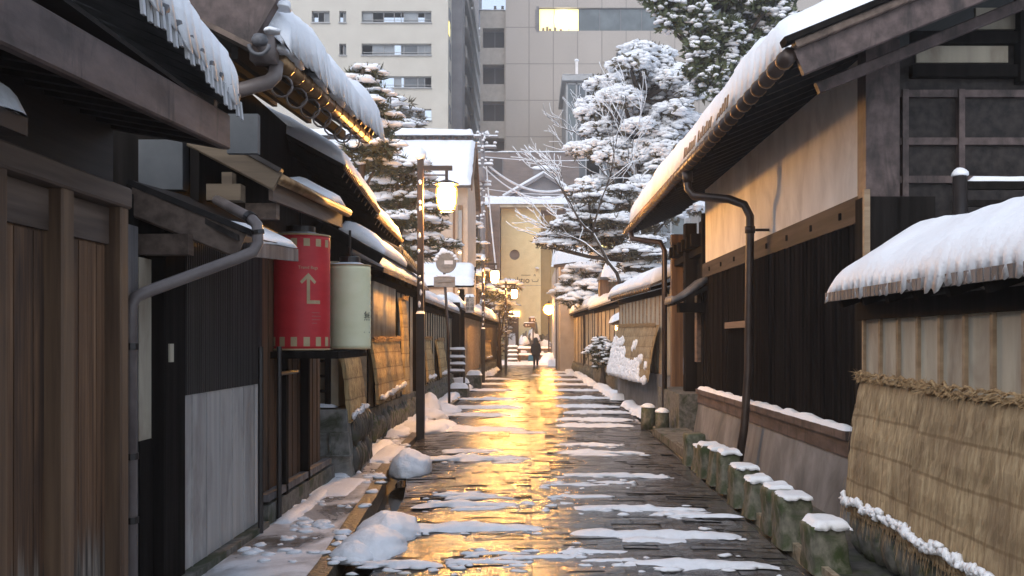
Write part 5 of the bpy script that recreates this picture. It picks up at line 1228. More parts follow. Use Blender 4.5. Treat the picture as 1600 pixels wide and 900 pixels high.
# wall with a round opening: fan from the ring to the rectangle
def toedge(a):
    c, s = math.cos(a), math.sin(a); k = min(((xb-ca)/c if c > 1e-9 else (xa-ca)/c if c < -1e-9 else 1e9), ((top-cz)/s if s > 1e-9 else (0-cz)/s if s < -1e-9 else 1e9)); return (ca+c*k, YY, cz+s*k)
angs = sorted([2*math.pi*k/n for k in range(n)]+[math.atan2(z-cz, x-ca) % (2*math.pi) for x in (xa, xb) for z in (0, top)])
for i, a in enumerate(angs):
    a2 = angs[(i+1) % len(angs)]+(2*math.pi if i == len(angs)-1 else 0)
    if a2-a < 1e-6: continue
    b.quad((ca+cr*math.cos(a), YY, cz+cr*math.sin(a)), (ca+cr*math.cos(a2), YY, cz+cr*math.sin(a2)), toedge(a2), toedge(a))
    b.quad((ca+cr*math.cos(a), YY, cz+cr*math.sin(a)), (ca+cr*math.cos(a2), YY, cz+cr*math.sin(a2)), (ca+cr*math.cos(a2), YY+.2, cz+cr*math.sin(a2)), (ca+cr*math.cos(a), YY+.2, cz+cr*math.sin(a)))
b.quad((xa, YY, 0), (xa, YY+9, 0), (xa, YY+9, top), (xa, YY, top)); b.quad((xb, YY, 0), (xb, YY+1.6, 0), (xb, YY+1.6, top), (xb, YY, top)); b.to('wall', M['yellow'], t)
b = B(); b.prism([(p[0], YY+.15, p[2]) for p in ring], (0, .03, 0)); wr = b.to('round_window', M['dullb'], t)
b = B(); b.box(xb-.05, yx(870), YY+1.6, YY+9, 0, top); b.to('side_wall', M['yellow2'], t)
b = B(); b.box(yx(760), yx(880), YY-.9, YY+9, top, top+.22); ev = b.to('eaves', M['cream'], t)
b = B(); b.snow((yx(740), YY-1, top+.22), (yx(893), YY-1, top+.22), (yx(893), YY+10, top+.9), (yx(740), YY+10, top+.9), .55, 60, 16, seed=6, amp=.2, ee=(.4, .4, .3, .4)); b.to('roof_snow', M['snow'], ev, True)
b = B(); b.box(yx(736), yx(900), YY+1, YY+10, top-.3, top+.2); b.to('roof', M['dullb'], ev)
b = B(); b.tube([(yx(862), YY+1.5, 0), (yx(862), YY+1.5, top)], .06, 8); b.beam((yx(848), YY+1.55, yz(452)), (yx(872), YY+1.55, yz(449)), .05, .05); b.box(yx(861), yx(864), YY+1.45, YY+1.58, yz(455), yz(443)); b.to('drain_pipe', M['yellow2'], t)
b = B(); b.box(xa, xb, YY-.02, YY, yz(446.5), yz(445.5)); b.to('joint_strip', M['cream'], t)
text('ılıtıo', .62, (yx(816), YY-.012, yz(438)), (R(90), 0, 0), 'lettering', M['ink'], t, .01)
b = B()
for (a, c, d, e) in ((832, 440, 840, 440), (832, 440, 831, 436), (840, 440, 841, 436), (834.5, 440, 834.5, 437), (837.5, 440, 837.5, 437), (834, 431.5, 835.5, 428.5), (835.5, 428.5, 837, 431.5), (814, 430, 829, 430)):
    b.beam((yx(a), YY-.012, yz(c)), (yx(d), YY-.012, yz(e)), .02, .035)
b.to('house_mark', M['ink'], t)
b = B(); b.blob((yx(839), YY-.2, yz(420)), .16, .2, .12, .1, 2, 10, 8); b.beam((yx(838), YY, yz(423)), (yx(838), YY-.25, yz(422)), .05, .05); b.to('wall_spotlight', M['white'], t, True)
b = B(); b.box(yx(793), yx(820)-.45, YY-.06, YY-.02, 0, yz(486)); dr = b.to('doorway', M['post'], t)
b = B(); b.box(yx(795), yx(812), YY-.10, YY-.06, yz(495), yz(486)); b.to('transom_window', M['warmwin'], dr)
t = thing('notice_board', 'white notice board leaning beside the brown doorway at the street end', 'board', (yx(802), YY-1.2, .9))
b = B(); b.hexa([(yx(795), YY-1.3, 1.05), (yx(806), YY-1.3, 1.05), (yx(806), YY-1.2, 1.05), (yx(795), YY-1.2, 1.05)], [(yx(795.5), YY-1.0, 2.05), (yx(805.5), YY-1.0, 2.05), (yx(805.5), YY-.9, 2.05), (yx(795.5), YY-.9, 2.05)]); b.to('panel', M['white'], t)
b = B(); b.beam((yx(796), YY-1.25, 0), (yx(796), YY-1.0, 2), .06, .06, up=(1, 0, 0)); b.beam((yx(805), YY-1.25, 0), (yx(805), YY-1.0, 2), .06, .06, up=(1, 0, 0)); b.to('leg', M['dullb'], t)
b = B(); b.box(yx(766), xa-.05, YY-2.5, YY+2, 0, yz(330)+.2); t2 = thing('brown_building', 'tall dull brown clad building part left of the yellow wall', 'building', (yx(770), YY, 0)); b.to('wall', M['dullb'], t2)
b = B(); b.box(yx(738), yx(766), YY-5, YY-1, 0, yz(334)); b.to('wing', M['post'], t2)
b = B(); b.snow((yx(737), YY-5.1, yz(334)), (yx(766), YY-5.1, yz(334)), (yx(766), YY-1, yz(330)), (yx(737), YY-1, yz(330)), .3, 20, 8, seed=2); b.to('roof_snow', M['snow'], t2, True)
window(t2, (yx(748), YY-5.02, 0), (1, 0, 0), (.05, .7, yz(385), yz(350)), -.04, [0, .5, 1], glass=('dark_in',), frame='dullb', sill=False)
# arrow signs on a post
t = thing('direction_sign', 'two dark arrow boards with snow on a post before the yellow wall', 'sign', (yx(831), 70, 0)); kk = 70/1600
dx_ = lambda p: (p-826)*kk; dz_ = lambda p: CAMZ+(532-p)*kk
b = B(); b.tube([(dx_(833), 70.1, 0), (dx_(833), 70.1, dz_(495))], .05, 8); b.to('post', M['metal'], t)
for (a, c, z0, z1, s) in ((826, 838, 504, 496, 1), (817, 837, 511.5, 504.5, 0)):
    pts = [(dx_(a+(0 if s else 3)), dz_(z0)), (dx_(c-3), dz_(z0)), (dx_(c), dz_((z0+z1)/2)), (dx_(c-3), dz_(z1)), (dx_(a+(0 if s else 3)), dz_(z1))]+([] if s else [(dx_(a), dz_((z0+z1)/2))])
    b = B(); b.prism([(x, 70, z) for x, z in pts], (0, .05, 0)); bo = b.to('arrow_board', M['metal'], t)
    b = B(); b.snow((dx_(a+1), 69.98, dz_(z1)), (dx_(c-2), 69.98, dz_(z1)), (dx_(c-2), 70.1, dz_(z1)), (dx_(a+1), 70.1, dz_(z1)), .1, 16, 4, seed=z0); b.to('snow', M['snow'], bo, True)
    b = B(); b.box(dx_(a+4), dx_(a+6.5), 69.985, 70, dz_(z0-2), dz_(z1+2)); b.box(dx_(a+8), dx_(a+10), 69.985, 70, dz_(z0-2.5), dz_(z1+2.5)); b.to('lettering', M['signpaper'], bo)
# steps, low snow fence and rock garden
t = thing('steps', 'snow covered stone steps left of the walking person', 'steps', (yx(804), 69, 0))
for k in range(4):
    b = B(); b.box(-1.4, -.75, 68+.35*k, 70, .28*k-.02, .28*(k+1)); st = b.to('step', M['stone'], t)
    b = B(); b.snow((-1.42, 67.97+.35*k, .28*(k+1)), (-.73, 67.97+.35*k, .28*(k+1)), (-.73, 68.37+.35*k, .28*(k+1)), (-1.42, 68.37+.35*k, .28*(k+1)), .12, 16, 6, ee=(.1,)*4, seed=k); b.to('snow', M['snow'], st, True)
t = thing('low_fence', 'low brown bench-like fence with snow behind the walking person', 'fence', (.5, 69, 0))
b = B()
for x in (-.6, .1, .8, 1.4): b.beam((x, 69, 0), (x, 69, 1.0), .12, .12, up=(1, 0, 0))
b.to('post', M['post'], t)
for z in (.95, .5):
    b = B(); b.beam((-.7, 69, z), (1.5, 69, z), .2, .12); rl = b.to('rail', M['post'], t)
    b = B(); b.snow((-.72, 68.85, z+.06), (1.52, 68.85, z+.06), (1.52, 69.15, z+.06), (-.72, 69.15, z+.06), .16, 40, 6, ee=(.1,)*4, seed=z, amp=.5); b.to('snow', M['snow'], rl, True)
for k, (x, y, w, h_, lab) in enumerate(((-.25, 71, .5, 1.9, 'pointed snowy rock beside the yellow wall, left of the person'), (.35, 71.5, .55, 2.3, 'square snowy rock just behind the head of the person'), (1.15, 72, .6, 1.6, 'low snowy rock right of the person'))):
    b = B(); b.blob((x, y, 0), w, w, h_, .5, k+5, 14, 10); t = thing('garden_rock', lab, 'rock', (x, y, 0)); b.to('rock', M['stone'], t)
    b = B(); b.blob((x, y-.05, h_*.72), w*.8, w*.8, h_*.34, .4, k+9, 14, 8); b.blob((x-.15, y-.3, h_*.35), w*.5, w*.5, .25, .4, k+3, 12, 8); b.to('snow', M['snow'], t, True)
# grey gable behind
t = thing('temple_house', 'grey gabled house with snowy ridge peeping above the yellow building roof', 'house', (1.3, 86, 0)); kk = 86/1600
b = B(); b.prism([((790-826)*kk, 86, CAMZ+(532-308)*kk), ((905-826)*kk, 86, CAMZ+(532-308)*kk), ((850-826)*kk, 86, CAMZ+(532-276)*kk)], (0, 3, 0)); b.box((800-826)*kk, (895-826)*kk, 86.1, 89, 0, CAMZ+(532-307.5)*kk); b.to('wall', M['bldgdark'], t)
b = B()
A0, A1, A2 = [Vector(((x-826)*kk, 85.8, CAMZ+(532-y)*kk)) for x, y in ((786, 311), (850, 274), (909, 311))]
b.beam(A0, A1, .7, .22); b.beam(A1, A2, .7, .22); rf = b.to('barge_board', M['bldgdark'], t)
b = B(); u = Vector((0, 0, .22)); b.beam(A0+u, A1+u, .8, .2, c=.06); b.beam(A1+u, A2+u, .8, .2, c=.06); p = A1+Vector((0, 0, .5)); b.blob(p, 1.0, .4, .3, .4, 4, 14, 8); b.to('snow', M['snow'], rf, True)
b = B(); b.box(A1.x-.9, A1.x+.9, 85.9, 86.4, A1.z+.0, A1.z+.5); b.to('ridge_tile', M['bldgdark'], t)

# ================================================================== tall left house with a snow roof facing us
t = thing('town_house', 'grey beige two-storey house with a smooth snow covered roof behind the nearest lamp', 'house', (-5, 41, 0))
ex1 = -2.26; ze, zr = 7.62, 10.05
b = B(); b.prism([(-2.42, 40.6, 0), (-2.42, 46.9, 0), (-2.42, 46.9, ze+.1), (-2.42, 43.75, zr-.35), (-2.42, 40.6, ze+.1)], (-9, 0, 0)); b.to('wall', M['housew'], t)
b = B(); b.hexa([(-12, 40.1, ze-.1), (ex1, 40.1, ze-.1), (ex1, 43.75, zr-.1), (-12, 43.75, zr-.1)], [(-12, 40.1, ze), (ex1, 40.1, ze), (ex1, 43.75, zr), (-12, 43.75, zr)])
b.hexa([(-12, 43.75, zr-.1), (ex1, 43.75, zr-.1), (ex1, 47.4, ze-.1), (-12, 47.4, ze-.1)], [(-12, 43.75, zr), (ex1, 43.75, zr), (ex1, 47.4, ze), (-12, 47.4, ze)]); rf = b.to('roof', M['tile'], t)
b = B(); b.snow((-12, 40.0, ze), (ex1, 40.0, ze), (ex1-.02, 43.6, zr-.06), (-12, 43.6, zr-.06), .2, 90, 24, ee=(.2, .12, .15, .1), amp=.25, fr=.7, seed=4, jit=.02); b.to('roof_snow', M['snow'], rf, True)
b = B(); b.box(-12, ex1-.1, 43.6, 43.9, zr-.05, zr+.22); rd = b.to('ridge', M['tile'], rf)
b = B()
for k in range(36): b.tube([(-12+.27*k, 43.45, zr-.06), (-12+.27*k, 43.62, zr+.1)], .09, 8)
b.to('ridge_tile', M['brown'], rd, True)
b = B(); b.snow((-12, 43.45, zr+.22), (ex1-.05, 43.45, zr+.22), (ex1-.05, 44.05, zr+.22), (-12, 44.05, zr+.22), .30, 90, 8, ee=(.2, .2, .15, .15), seed=8, amp=.2); b.to('ridge_snow', M['snow'], rd, True)
b = B(); b.beam((ex1+.03, 40.05, ze-.12), (ex1+.03, 43.75, zr-.12), .06, .2); b.beam((ex1+.03, 43.75, zr-.12), (ex1+.03, 47.4, ze-.12), .06, .2); b.to('verge_board', M['post'], rf)
b = B(); b.box(-2.80, -2.62, 40.52, 40.6, 3.4, 6.9); b.box(-3.0, -2.92, 40.54, 40.6, 3.3, 7.4); fr_ = b.to('window', M['post'], t)
b = B(); b.box(-2.78, -2.64, 40.50, 40.53, 3.6, 6.7); b.to('pane', M['glass2'], fr_)
for z in (5.0, 3.45): 
    b = B(); b.blob((-2.72, 40.4, z), .07, .07, .07, 0, 1, 8, 6); b.to('wall_lamp', M['warmwin'], t)
b = B(); b.box(-9, -3.3, 40.53, 40.6, 3.6, 3.75); b.to('belt_course', M['post'], t)

# ================================================================== right distant house pieces
t = thing('town_house', 'pale pink beige house end with a dark window at the far right of the street', 'house', (2.6, 60, 0)); kk = 60/1600
b = B(); b.box((868-826)*kk, 7, 60, 70, 0, CAMZ+(532-418)*kk); b.to('wall', M['housew'], t)
b = B(); b.box((886-826)*kk, (893-826)*kk, 59.93, 60, CAMZ+(532-540)*kk, CAMZ+(532-503)*kk); fr_ = b.to('window', M['dark'], t)
b = B(); b.snow((1.3, 59.3, CAMZ+114*kk), (7, 59.3, CAMZ+114*kk), (7, 64, 7.6), (1.6, 64, 7.6), .35, 40, 12, seed=3, amp=.3); b.to('roof_snow', M['snow'], t, True)
t = thing('wooden_house', 'brown house gable with snowy roof among the right hand pines', 'house', (4, 50, 0)); kk = 50/1600
b = B(); b.box((875-826)*kk, 6, 50, 56, 0, CAMZ+(532-410)*kk); b.to('wall', M['housew'], t)
b = B(); b.hexa([(1.2, 49.4, CAMZ+(532-420)*kk), (6.2, 49.4, CAMZ+(532-402)*kk), (6.2, 53, 8), (1.6, 53, 7.4)], [(1.2, 49.4, CAMZ+(532-416)*kk), (6.2, 49.4, CAMZ+(532-398)*kk), (6.2, 53, 8.1), (1.6, 53, 7.5)]); rf = b.to('roof', M['post'], t)
b = B(); b.snow((1.15, 49.3, CAMZ+(532-415)*kk), (6.2, 49.3, CAMZ+(532-397)*kk), (6.2, 53, 8.1), (1.6, 53, 7.5), .4, 50, 14, seed=5, amp=.4, ee=(.3,)*4); b.to('roof_snow', M['snow'], rf, True)
b = B(); b.box((938-826)*kk, (955-826)*kk, 49.3, 49.4, CAMZ+(532-395)*kk, CAMZ+(532-358)*kk); b.to('lit_window', M['litroom'], t)
t = thing('small_gate', 'small roofed gate with a steep heap of snow above the right walls', 'gate', (3.0, 38, 0)); kk = 38/1600
gx = lambda p: (p-826)*kk; gz = lambda p: CAMZ+(532-p)*kk
b = B(); b.box(gx(938), gx(978), 38.2, 39.2, 0, gz(436)); b.to('body', M['post'], t)
b = B(); b.hexa([(gx(936), 37.9, gz(437)), (gx(982), 37.9, gz(437)), (gx(982), 39.4, gz(437)), (gx(936), 39.4, gz(437))], [(gx(938), 37.9, gz(434)), (gx(980), 37.9, gz(434)), (gx(976), 39.4, gz(420)), (gx(942), 39.4, gz(420))]); b.to('roof', M['tile'], t)
b = B(); b.snow((gx(938), 37.9, gz(433)), (gx(979), 37.9, gz(433)), (gx(964), 39.2, gz(408)), (gx(950), 39.2, gz(408)), .28, 24, 14, ee=(.15, .15, .12, .2), seed=9); b.to('roof_snow', M['snow'], t, True)
# ================================================================== trees
def tufts(b, bs, pads, rng, dens, tl, snowd, ssz, kmin=4, wid=.10, droop=0., snow_all=False, spread=1., lift=.1):
    """pads: (x,y,z,rx,ry,rz). needle tufts into b, snow clumps on the upper side into bs"""
    for (x, y, z, rx, ry, rz) in pads:
        n = int(dens*rx*ry+6)
        for _ in range(n):
            while True:
                u = Vector((rng.uniform(-1, 1), rng.uniform(-1, 1), rng.uniform(-1, 1)))
                if u.length <= 1: break
            u = u*(.55+.45*rng.random()) if rng.random() < .4 else u.normalized()*rng.uniform(.75, 1.08)
            c = Vector((x+u.x*rx, y+u.y*ry, z+u.z*rz))
            for k in range(kmin):
                d = Vector((rng.gauss(u.x*.6, .6), rng.gauss(u.y*.6, .6), rng.gauss(.25-droop+u.z*.3, .5)))
                if d.length < .1: continue
                d = d.normalized()*tl*rng.uniform(.6, 1.3); s = d.cross(Vector((rng.gauss(0, 1), rng.gauss(0, 1), rng.gauss(0, 1))))
                if s.length < 1e-6: continue
                s = s.normalized()*tl*wid
                b.add([c-s*.6, c+d*.45-s, c+d, c+d*.45+s, c+s*.6], [(0, 1, 2, 3, 4)])
        m = int(snowd*rx*ry+3)
        for _ in range(m):
            a = rng.uniform(0, 2*math.pi); r = math.sqrt(rng.random())*1.05
            if snow_all:
                u = Vector((rng.gauss(0, 1), rng.gauss(0, 1), rng.gauss(.35, .8))).normalized()*rng.uniform(.8, 1.12); c = Vector((x+u.x*rx, y+u.y*ry, z+u.z*rz)); fl = .6
            else:
                c = Vector((x+rx*r*math.cos(a), y+ry*r*math.sin(a), z+rz*math.sqrt(max(0, 1-min(1, r*r)))*.92+lift*tl)); fl = .45
            s = ssz*rng.uniform(.5, 1.4)
            bs.blob(c, s*rng.uniform(.8, 1.3), s*rng.uniform(.8, 1.3), s*fl*rng.uniform(.7, 1.1), .5, rng.random()*99, 7, 5, flat=.5)
def tree(name, label, base, trunk, pads, leafm, rng, dens=160, tl=.2, snowd=60, ssz=.12, group=None, tr=.1, cat='tree', branches=True, **k):
    t = thing(name, label, cat, base, group)
    b = B(); b.tube(trunk, [tr*(1-.75*i/(len(trunk)-1)) for i in range(len(trunk))], 9)
    tv = [Vector(p) for p in trunk]
    if branches:
        for (x, y, z, rx, ry, rz) in pads:
            q = Vector((x, y, z-rz*.5)); p = min(tv[1:], key=lambda w: (w-q).length+max(0, w.z-q.z)*1.5)
            mid = p.lerp(q, .5)+Vector((rng.uniform(-.1, .1), rng.uniform(-.1, .1), -.06*(q-p).length+rng.uniform(0, .1)))
            b.tube([p, mid, q, q+Vector((rng.uniform(-.4, .4)*rx, 0, rz*.4))], [tr*.42, tr*.3, tr*.2, tr*.08], 6)
    b.to('trunk', M['bark'], t, True)
    b = B(); bs = B(); tufts(b, bs, pads, rng, dens, tl, snowd, ssz, **k)
    cr = b.to('crown', M[leafm], t); bs.to('crown_snow', M['snow'], cr, True)
    return t
def pads_px(lst, Y, rng, ky=.8, dz=.0):
    out = []
    for (px, py, rx, ry_) in lst:
        y = Y+rng.uniform(-1, 1)*.035*Y*ky; p = P(px, py, y); out.append((p.x, p.y, p.z, rx*y/1600, rx*y/1600*.9, ry_*y/1600))
    return out
rng = random.Random(21)
GP = 'snow laden pines'
# left garden pine behind the fourth house
L1 = [(600, 262, 38, 14), (640, 282, 34, 11), (602, 318, 36, 12), (648, 312, 30, 10), (632, 345, 40, 11), (672, 352, 26, 9), (618, 374, 28, 10), (662, 376, 28, 9), (590, 290, 26, 10), (678, 330, 18, 7), (650, 262, 22, 8), (700, 383, 16, 6), (640, 398, 40, 9), (610, 345, 30, 10)]
p0 = P(612, 430, 26)
tree('pine_tree', 'cloud pruned pine with flat snowy pads left of the nearest lamp post', (p0.x, 26, 0), [(p0.x, 26, 0), (p0.x-.15, 26, 2), (p0.x+.1, 26, 3.6), (p0.x+.25, 26, 4.8), (p0.x+.1, 26, 5.7), (p0.x+.2, 26, 6.2)], pads_px(L1, 26, rng), 'needle', rng, dens=460, tl=.20, snowd=150, ssz=.16, tr=.13, group=GP)
L2 = [(572, 118, 26, 12), (590, 150, 22, 9), (566, 168, 34, 14), (590, 205, 30, 14), (570, 238, 40, 14), (604, 232, 26, 11), (560, 132, 22, 10), (600, 185, 24, 10), (585, 260, 30, 10)]
p0 = P(560, 430, 21)
tree('pine_tree', 'tall pine with drooping snowy pads close behind the copper gutter', (p0.x, 21, 0), [(p0.x, 21, 0), (p0.x-.1, 21, 2.5), (p0.x, 21, 4.4), (p0.x+.12, 21, 5.6), (p0.x, 21, 6.6), (p0.x+.1, 21, 7.1)], pads_px(L2, 21, rng), 'needle', rng, dens=520, tl=.2, snowd=150, ssz=.135, tr=.12, group=GP)
L3 = [(620, 168, 24, 12), (600, 182, 18, 10), (642, 180, 18, 9), (612, 196, 26, 10), (636, 200, 20, 8), (652, 194, 10, 6)]
p0 = P(620, 330, 55)
tree('pine_tree', 'small domed pine above the far snow roof in front of the cream block', (p0.x, 55, 0), [(p0.x, 55, 0), (p0.x, 55, 6), (p0.x, 55, 10), (p0.x, 55, 13.4)], pads_px(L3, 55, rng), 'brownleaf', rng, dens=60, tl=.4, snowd=22, ssz=.30, tr=.25, group=GP)
L4 = [(742, 356, 9, 8), (738, 380, 12, 8), (750, 385, 9, 7), (745, 408, 16, 9), (740, 432, 14, 9), (758, 430, 13, 8), (750, 455, 22, 11), (772, 462, 18, 9)]
p0 = P(745, 500, 52)
tree('pine_tree', 'small slim snowy pine beside the second street lamp', (p0.x, 52, 0), [(p0.x, 52, 0), (p0.x, 52, 3), (p0.x, 52, 5.5), (p0.x, 52, 7.2)], pads_px(L4, 52, rng), 'needle', rng, dens=90, tl=.32, snowd=50, ssz=.22, tr=.15, group=GP)
L5 = [(778, 462, 24, 22), (765, 480, 18, 14), (795, 450, 18, 12), (788, 484, 16, 14)]
p0 = P(780, 540, 54)
tree('evergreen_tree', 'round dark evergreen with a broad snow top between second and third lamps', (p0.x, 54, 0), [(p0.x, 54, 0), (p0.x, 54, 1.5), (p0.x, 54, 3.5)], pads_px(L5, 54, rng), 'brownleaf', rng, dens=160, tl=.26, snowd=70, ssz=.22, tr=.15)
L6 = [(752, 520, 14, 14), (770, 508, 12, 16), (790, 520, 9, 20), (782, 545, 10, 10), (800, 500, 8, 10)]
p0 = P(775, 570, 57)
tree('bush', 'leafy snow dusted bush at the left end of the street', (p0.x, 57, 0), [(p0.x, 57, 0), (p0.x, 57, .6), (p0.x, 57, 1.4)], pads_px(L6, 57, rng), 'brownleaf', rng, dens=120, tl=.24, snowd=60, ssz=.18, tr=.08, cat='bush', snow_all=True)
# RIGHT
R1 = []
for _ in range(64):
    while True:
        u, v = rng.uniform(-1, 1), rng.uniform(-1, 1)
        if u*u+v*v < 1: break
    R1.append((1008+u*92, 175+v*88+abs(u)*10, rng.uniform(14, 27), rng.uniform(9, 15)))
for _ in range(34): R1.append((rng.uniform(905, 1095), rng.uniform(205, 330), rng.uniform(16, 28), rng.uniform(8, 13)))
R1 += [(1000, 78, 26, 9), (1030, 86, 22, 9), (985, 100, 24, 10), (1060, 120, 24, 10), (930, 205, 22, 11), (1060, 250, 26, 12), (960, 130, 22, 10)]
p0 = P(1010, 420, 40)
def deep(lst, Y, sp):
    o = []
    for (px, py, rx, ry_) in lst:
        y = Y+rng.uniform(-sp, sp); p = P(px, py, y); o.append((p.x, p.y, p.z, rx*y/1600, rx*y/1600, ry_*y/1600))
    return o
tree('evergreen_tree', 'large broad evergreen thickly frosted with snow in front of the office building', (p0.x, 40, 0), [(p0.x, 40, 0), (p0.x-.1, 40, 4), (p0.x+.1, 40, 7), (p0.x, 40, 9), (p0.x-.1, 40, 11)], deep(R1, 40, 1.6), 'brownleaf', rng, dens=85, tl=.30, snowd=520, ssz=.145, tr=.3, snow_all=True, droop=.35, wid=.16)
R2 = []
for _ in range(46):
    px, py = rng.uniform(1020, 1250), rng.uniform(-40, 105)
    if py > 20+(px-1020)*1.0 or (px > 1170 and py > 20+(1250-px)*.9): continue
    R2.append((px, py, rng.uniform(18, 30), rng.uniform(12, 20)))
R2 += [(1040, 10, 26, 12), (1065, 22, 22, 12), (1100, 60, 26, 16), (1090, 95, 18, 16), (1120, 118, 22, 13), (1150, 70, 30, 16), (1095, 75, 24, 14), (1140, 100, 24, 14), (1108, 130, 24, 14), (1130, 150, 20, 12), (1085, 115, 16, 12), (1020, 2, 16, 9)]
p0 = P(1130, 300, 30)
tree('evergreen_tree', 'dark glossy evergreen with snowy leaves rising behind the right roof', (p0.x, 30, 0), [(p0.x, 30, 0), (p0.x, 30, 4), (p0.x, 30, 7), (p0.x-.2, 30, 9.5), (p0.x, 30, 11.4)], deep(R2, 30, 1.2), 'leaf', rng, dens=330, tl=.24, snowd=270, ssz=.10, tr=.2, snow_all=True, wid=.2)
R3 = [(1040, 340, 26, 11), (955, 400, 28, 11), (975, 345, 26, 10), (905, 300, 22, 8), (1045, 420, 22, 10), (985, 440, 30, 11), (855, 382, 20, 8), (890, 352, 24, 9), (915, 330, 24, 9), (950, 320, 28, 9), (880, 385, 22, 8), (965, 372, 30, 12), (990, 395, 30, 11), (925, 385, 24, 9), (1015, 355, 22, 10), (1030, 375, 22, 10), (1000, 420, 30, 10), (870, 372, 28, 9), (905, 345, 30, 10), (935, 330, 26, 9), (960, 348, 30, 11), (1000, 350, 28, 11), (985, 318, 24, 9), (900, 372, 22, 9), (945, 372, 30, 11), (1010, 380, 26, 10), (930, 350, 22, 8), (880, 355, 20, 8), (970, 300, 24, 9), (1030, 400, 22, 9), (920, 312, 24, 8)]
p0 = P(985, 480, 34)
tree('pine_tree', 'spreading pine whose branch reaches left over the street end', (p0.x, 34, 0), [(p0.x, 34, 0), (p0.x+.1, 34, 2.6), (p0.x-.15, 34, 4.2), (p0.x-.7, 34, 5.2), (p0.x-1.3, 34, 5.5)], pads_px(R3, 34, rng), 'brownleaf', rng, dens=240, tl=.22, snowd=330, ssz=.14, tr=.18, group=GP)
R4 = [(900, 448, 24, 13), (915, 425, 24, 12), (885, 462, 22, 11), (935, 435, 20, 12), (925, 452, 22, 12), (905, 470, 26, 10), (948, 418, 20, 11), (890, 440, 14, 9)]
p0 = P(915, 510, 44)
tree('pine_tree', 'low rounded pine with big puffy snow pads above the far right walls', (p0.x, 44, 0), [(p0.x, 44, 0), (p0.x, 44, 2), (p0.x-.1, 44, 3.2), (p0.x, 44, 4.4)], pads_px(R4, 44, rng), 'needle', rng, dens=150, tl=.24, snowd=95, ssz=.27, tr=.14, group=GP)
R5 = [(942, 545, 20, 12), (930, 552, 16, 12), (955, 550, 14, 12), (943, 562, 18, 12), (940, 575, 14, 13), (938, 535, 12, 8)]
p0 = P(942, 604, 33)
tree('bush', 'small round topped bush with snowy crown at the right kerb', (p0.x, 33, 0), [(p0.x, 33, 0), (p0.x, 33, .35), (p0.x, 33, .9)], pads_px(R5, 33, rng, .3), 'needle', rng, dens=500, tl=.14, snowd=330, ssz=.09, tr=.14, cat='bush')
# bare snowy tree
def bare(label, base, seed, H, lean, spread, gens=5, tr=.12, name='bare_tree', start=None):
    rg = random.Random(seed); t = thing(name, label, 'tree', base); b = B(); bs = B()
    def grow(p, d, r, L, g):
        pts = [p]; q = p
        for k in range(4):
            d = (d+Vector((rg.gauss(0, .12), rg.gauss(0, .10), rg.gauss(.03, .10)))).normalized(); q = q+d*L/4; pts.append(q)
        b.tube(pts, [r*(1-.1*k) for k in range(5)], 6 if g < 3 else 4)
        # snow lying on the upper side
        up = Vector((0, 0, r*.75)); hz = math.sqrt(max(0, 1-d.z*d.z))
        bs.tube([x+up for x in pts], [max(.018, r*.85)*(.35+.65*hz)*(.7+.5*abs(nz(i*2.3, q.x, q.z))) for i, x in enumerate(pts)], 5)
        if g >= gens: return
        n = 3 if g < 2 else rg.choice((2, 3))
        for k in range(n):
            a = pts[-1] if k == 0 else pts[rg.choice((2, 3, 4))]
            nd = (d*(.95 if k == 0 else .6)+Vector((rg.gauss(lean, spread), rg.gauss(0, spread*.7), rg.gauss(.12, spread*.6)))).normalized()
            grow(a, nd, r*(.72 if k == 0 else .55), L*rg.uniform(.62, .85), g+1)
    p = Vector(base); st = [p]; 
    if start: b.tube([p]+start, [tr*1.3]+[tr]*len(start), 8); p = Vector(start[-1])
    grow(p, Vector((lean, 0, 1)).normalized(), tr, H*.32, 0)
    b.to('branches', M['bark'], t, True); bs.to('branch_snow', M['snow'], t, True)
bx_, by_ = 3.05, 32.
bare('bare branching tree outlined with snow leaning left over the walls', (bx_, by_, 0), 5, 6.0, -.22, .38, 5, .06, start=[Vector((bx_-.05, by_, 1.6)), Vector((bx_-.15, by_, 3.2))])
bare('thin frosted bare shrub tree between the office and the big evergreen', (4.6, 46, 0), 9, 9.5, -.15, .45, 5, .09, start=[Vector((4.5, 46, 2.5)), Vector((4.4, 46, 4.6))])

# ================================================================== utility pole and wires
px_ = (754-826)/1600*58
t = thing('utility_pole', 'snow crusted utility pole with crossarms right of the snow roofed town house', 'utility pole', (px_, 58, 0))
zt = CAMZ+(532-206)/1600*58
b = B(); b.tube([(px_, 58, 0), (px_, 58, zt)], [.17, .12], 10); b.to('pole', M['bldgdark'], t, True)
b = B(); bs = B()
for z, w in ((zt-.3, .9), (zt-.9, .8), (zt-1.9, .6), (zt-3.1, .5)):
    b.beam((px_-w, 58, z), (px_+w, 58, z), .09, .09); bs.snow((px_-w, 57.9, z+.05), (px_+w, 57.9, z+.05), (px_+w, 58.1, z+.05), (px_-w, 58.1, z+.05), .12, 24, 5, ee=(.08,)*4, seed=z, amp=.6)
    for k in range(4): x = px_-w+.1+(2*w-.2)*k/3; b.lathe((x, 58, z+.05), [(.05, 0), (.07, .1), (.05, .2)], 8); bs.blob((x, 58, z+.26), .1, .1, .1, .3, k)
b.to('crossarm', M['bldgdark'], t)
b = B(); b.lathe((px_-.1, 57.6, zt-2.9), [(.25, 0), (.28, .1), (.28, .7), (.2, .8)], 14); b.to('transformer', M['bldgdark'], t, True)
rg = random.Random(2)
for k in range(40): bs.blob((px_+rg.gauss(0, .16), 57.8, zt-rg.random()*5), .08, .08, rg.uniform(.06, .16), .4, k, 8, 5)
bs.to('snow', M['snow'], t, True)
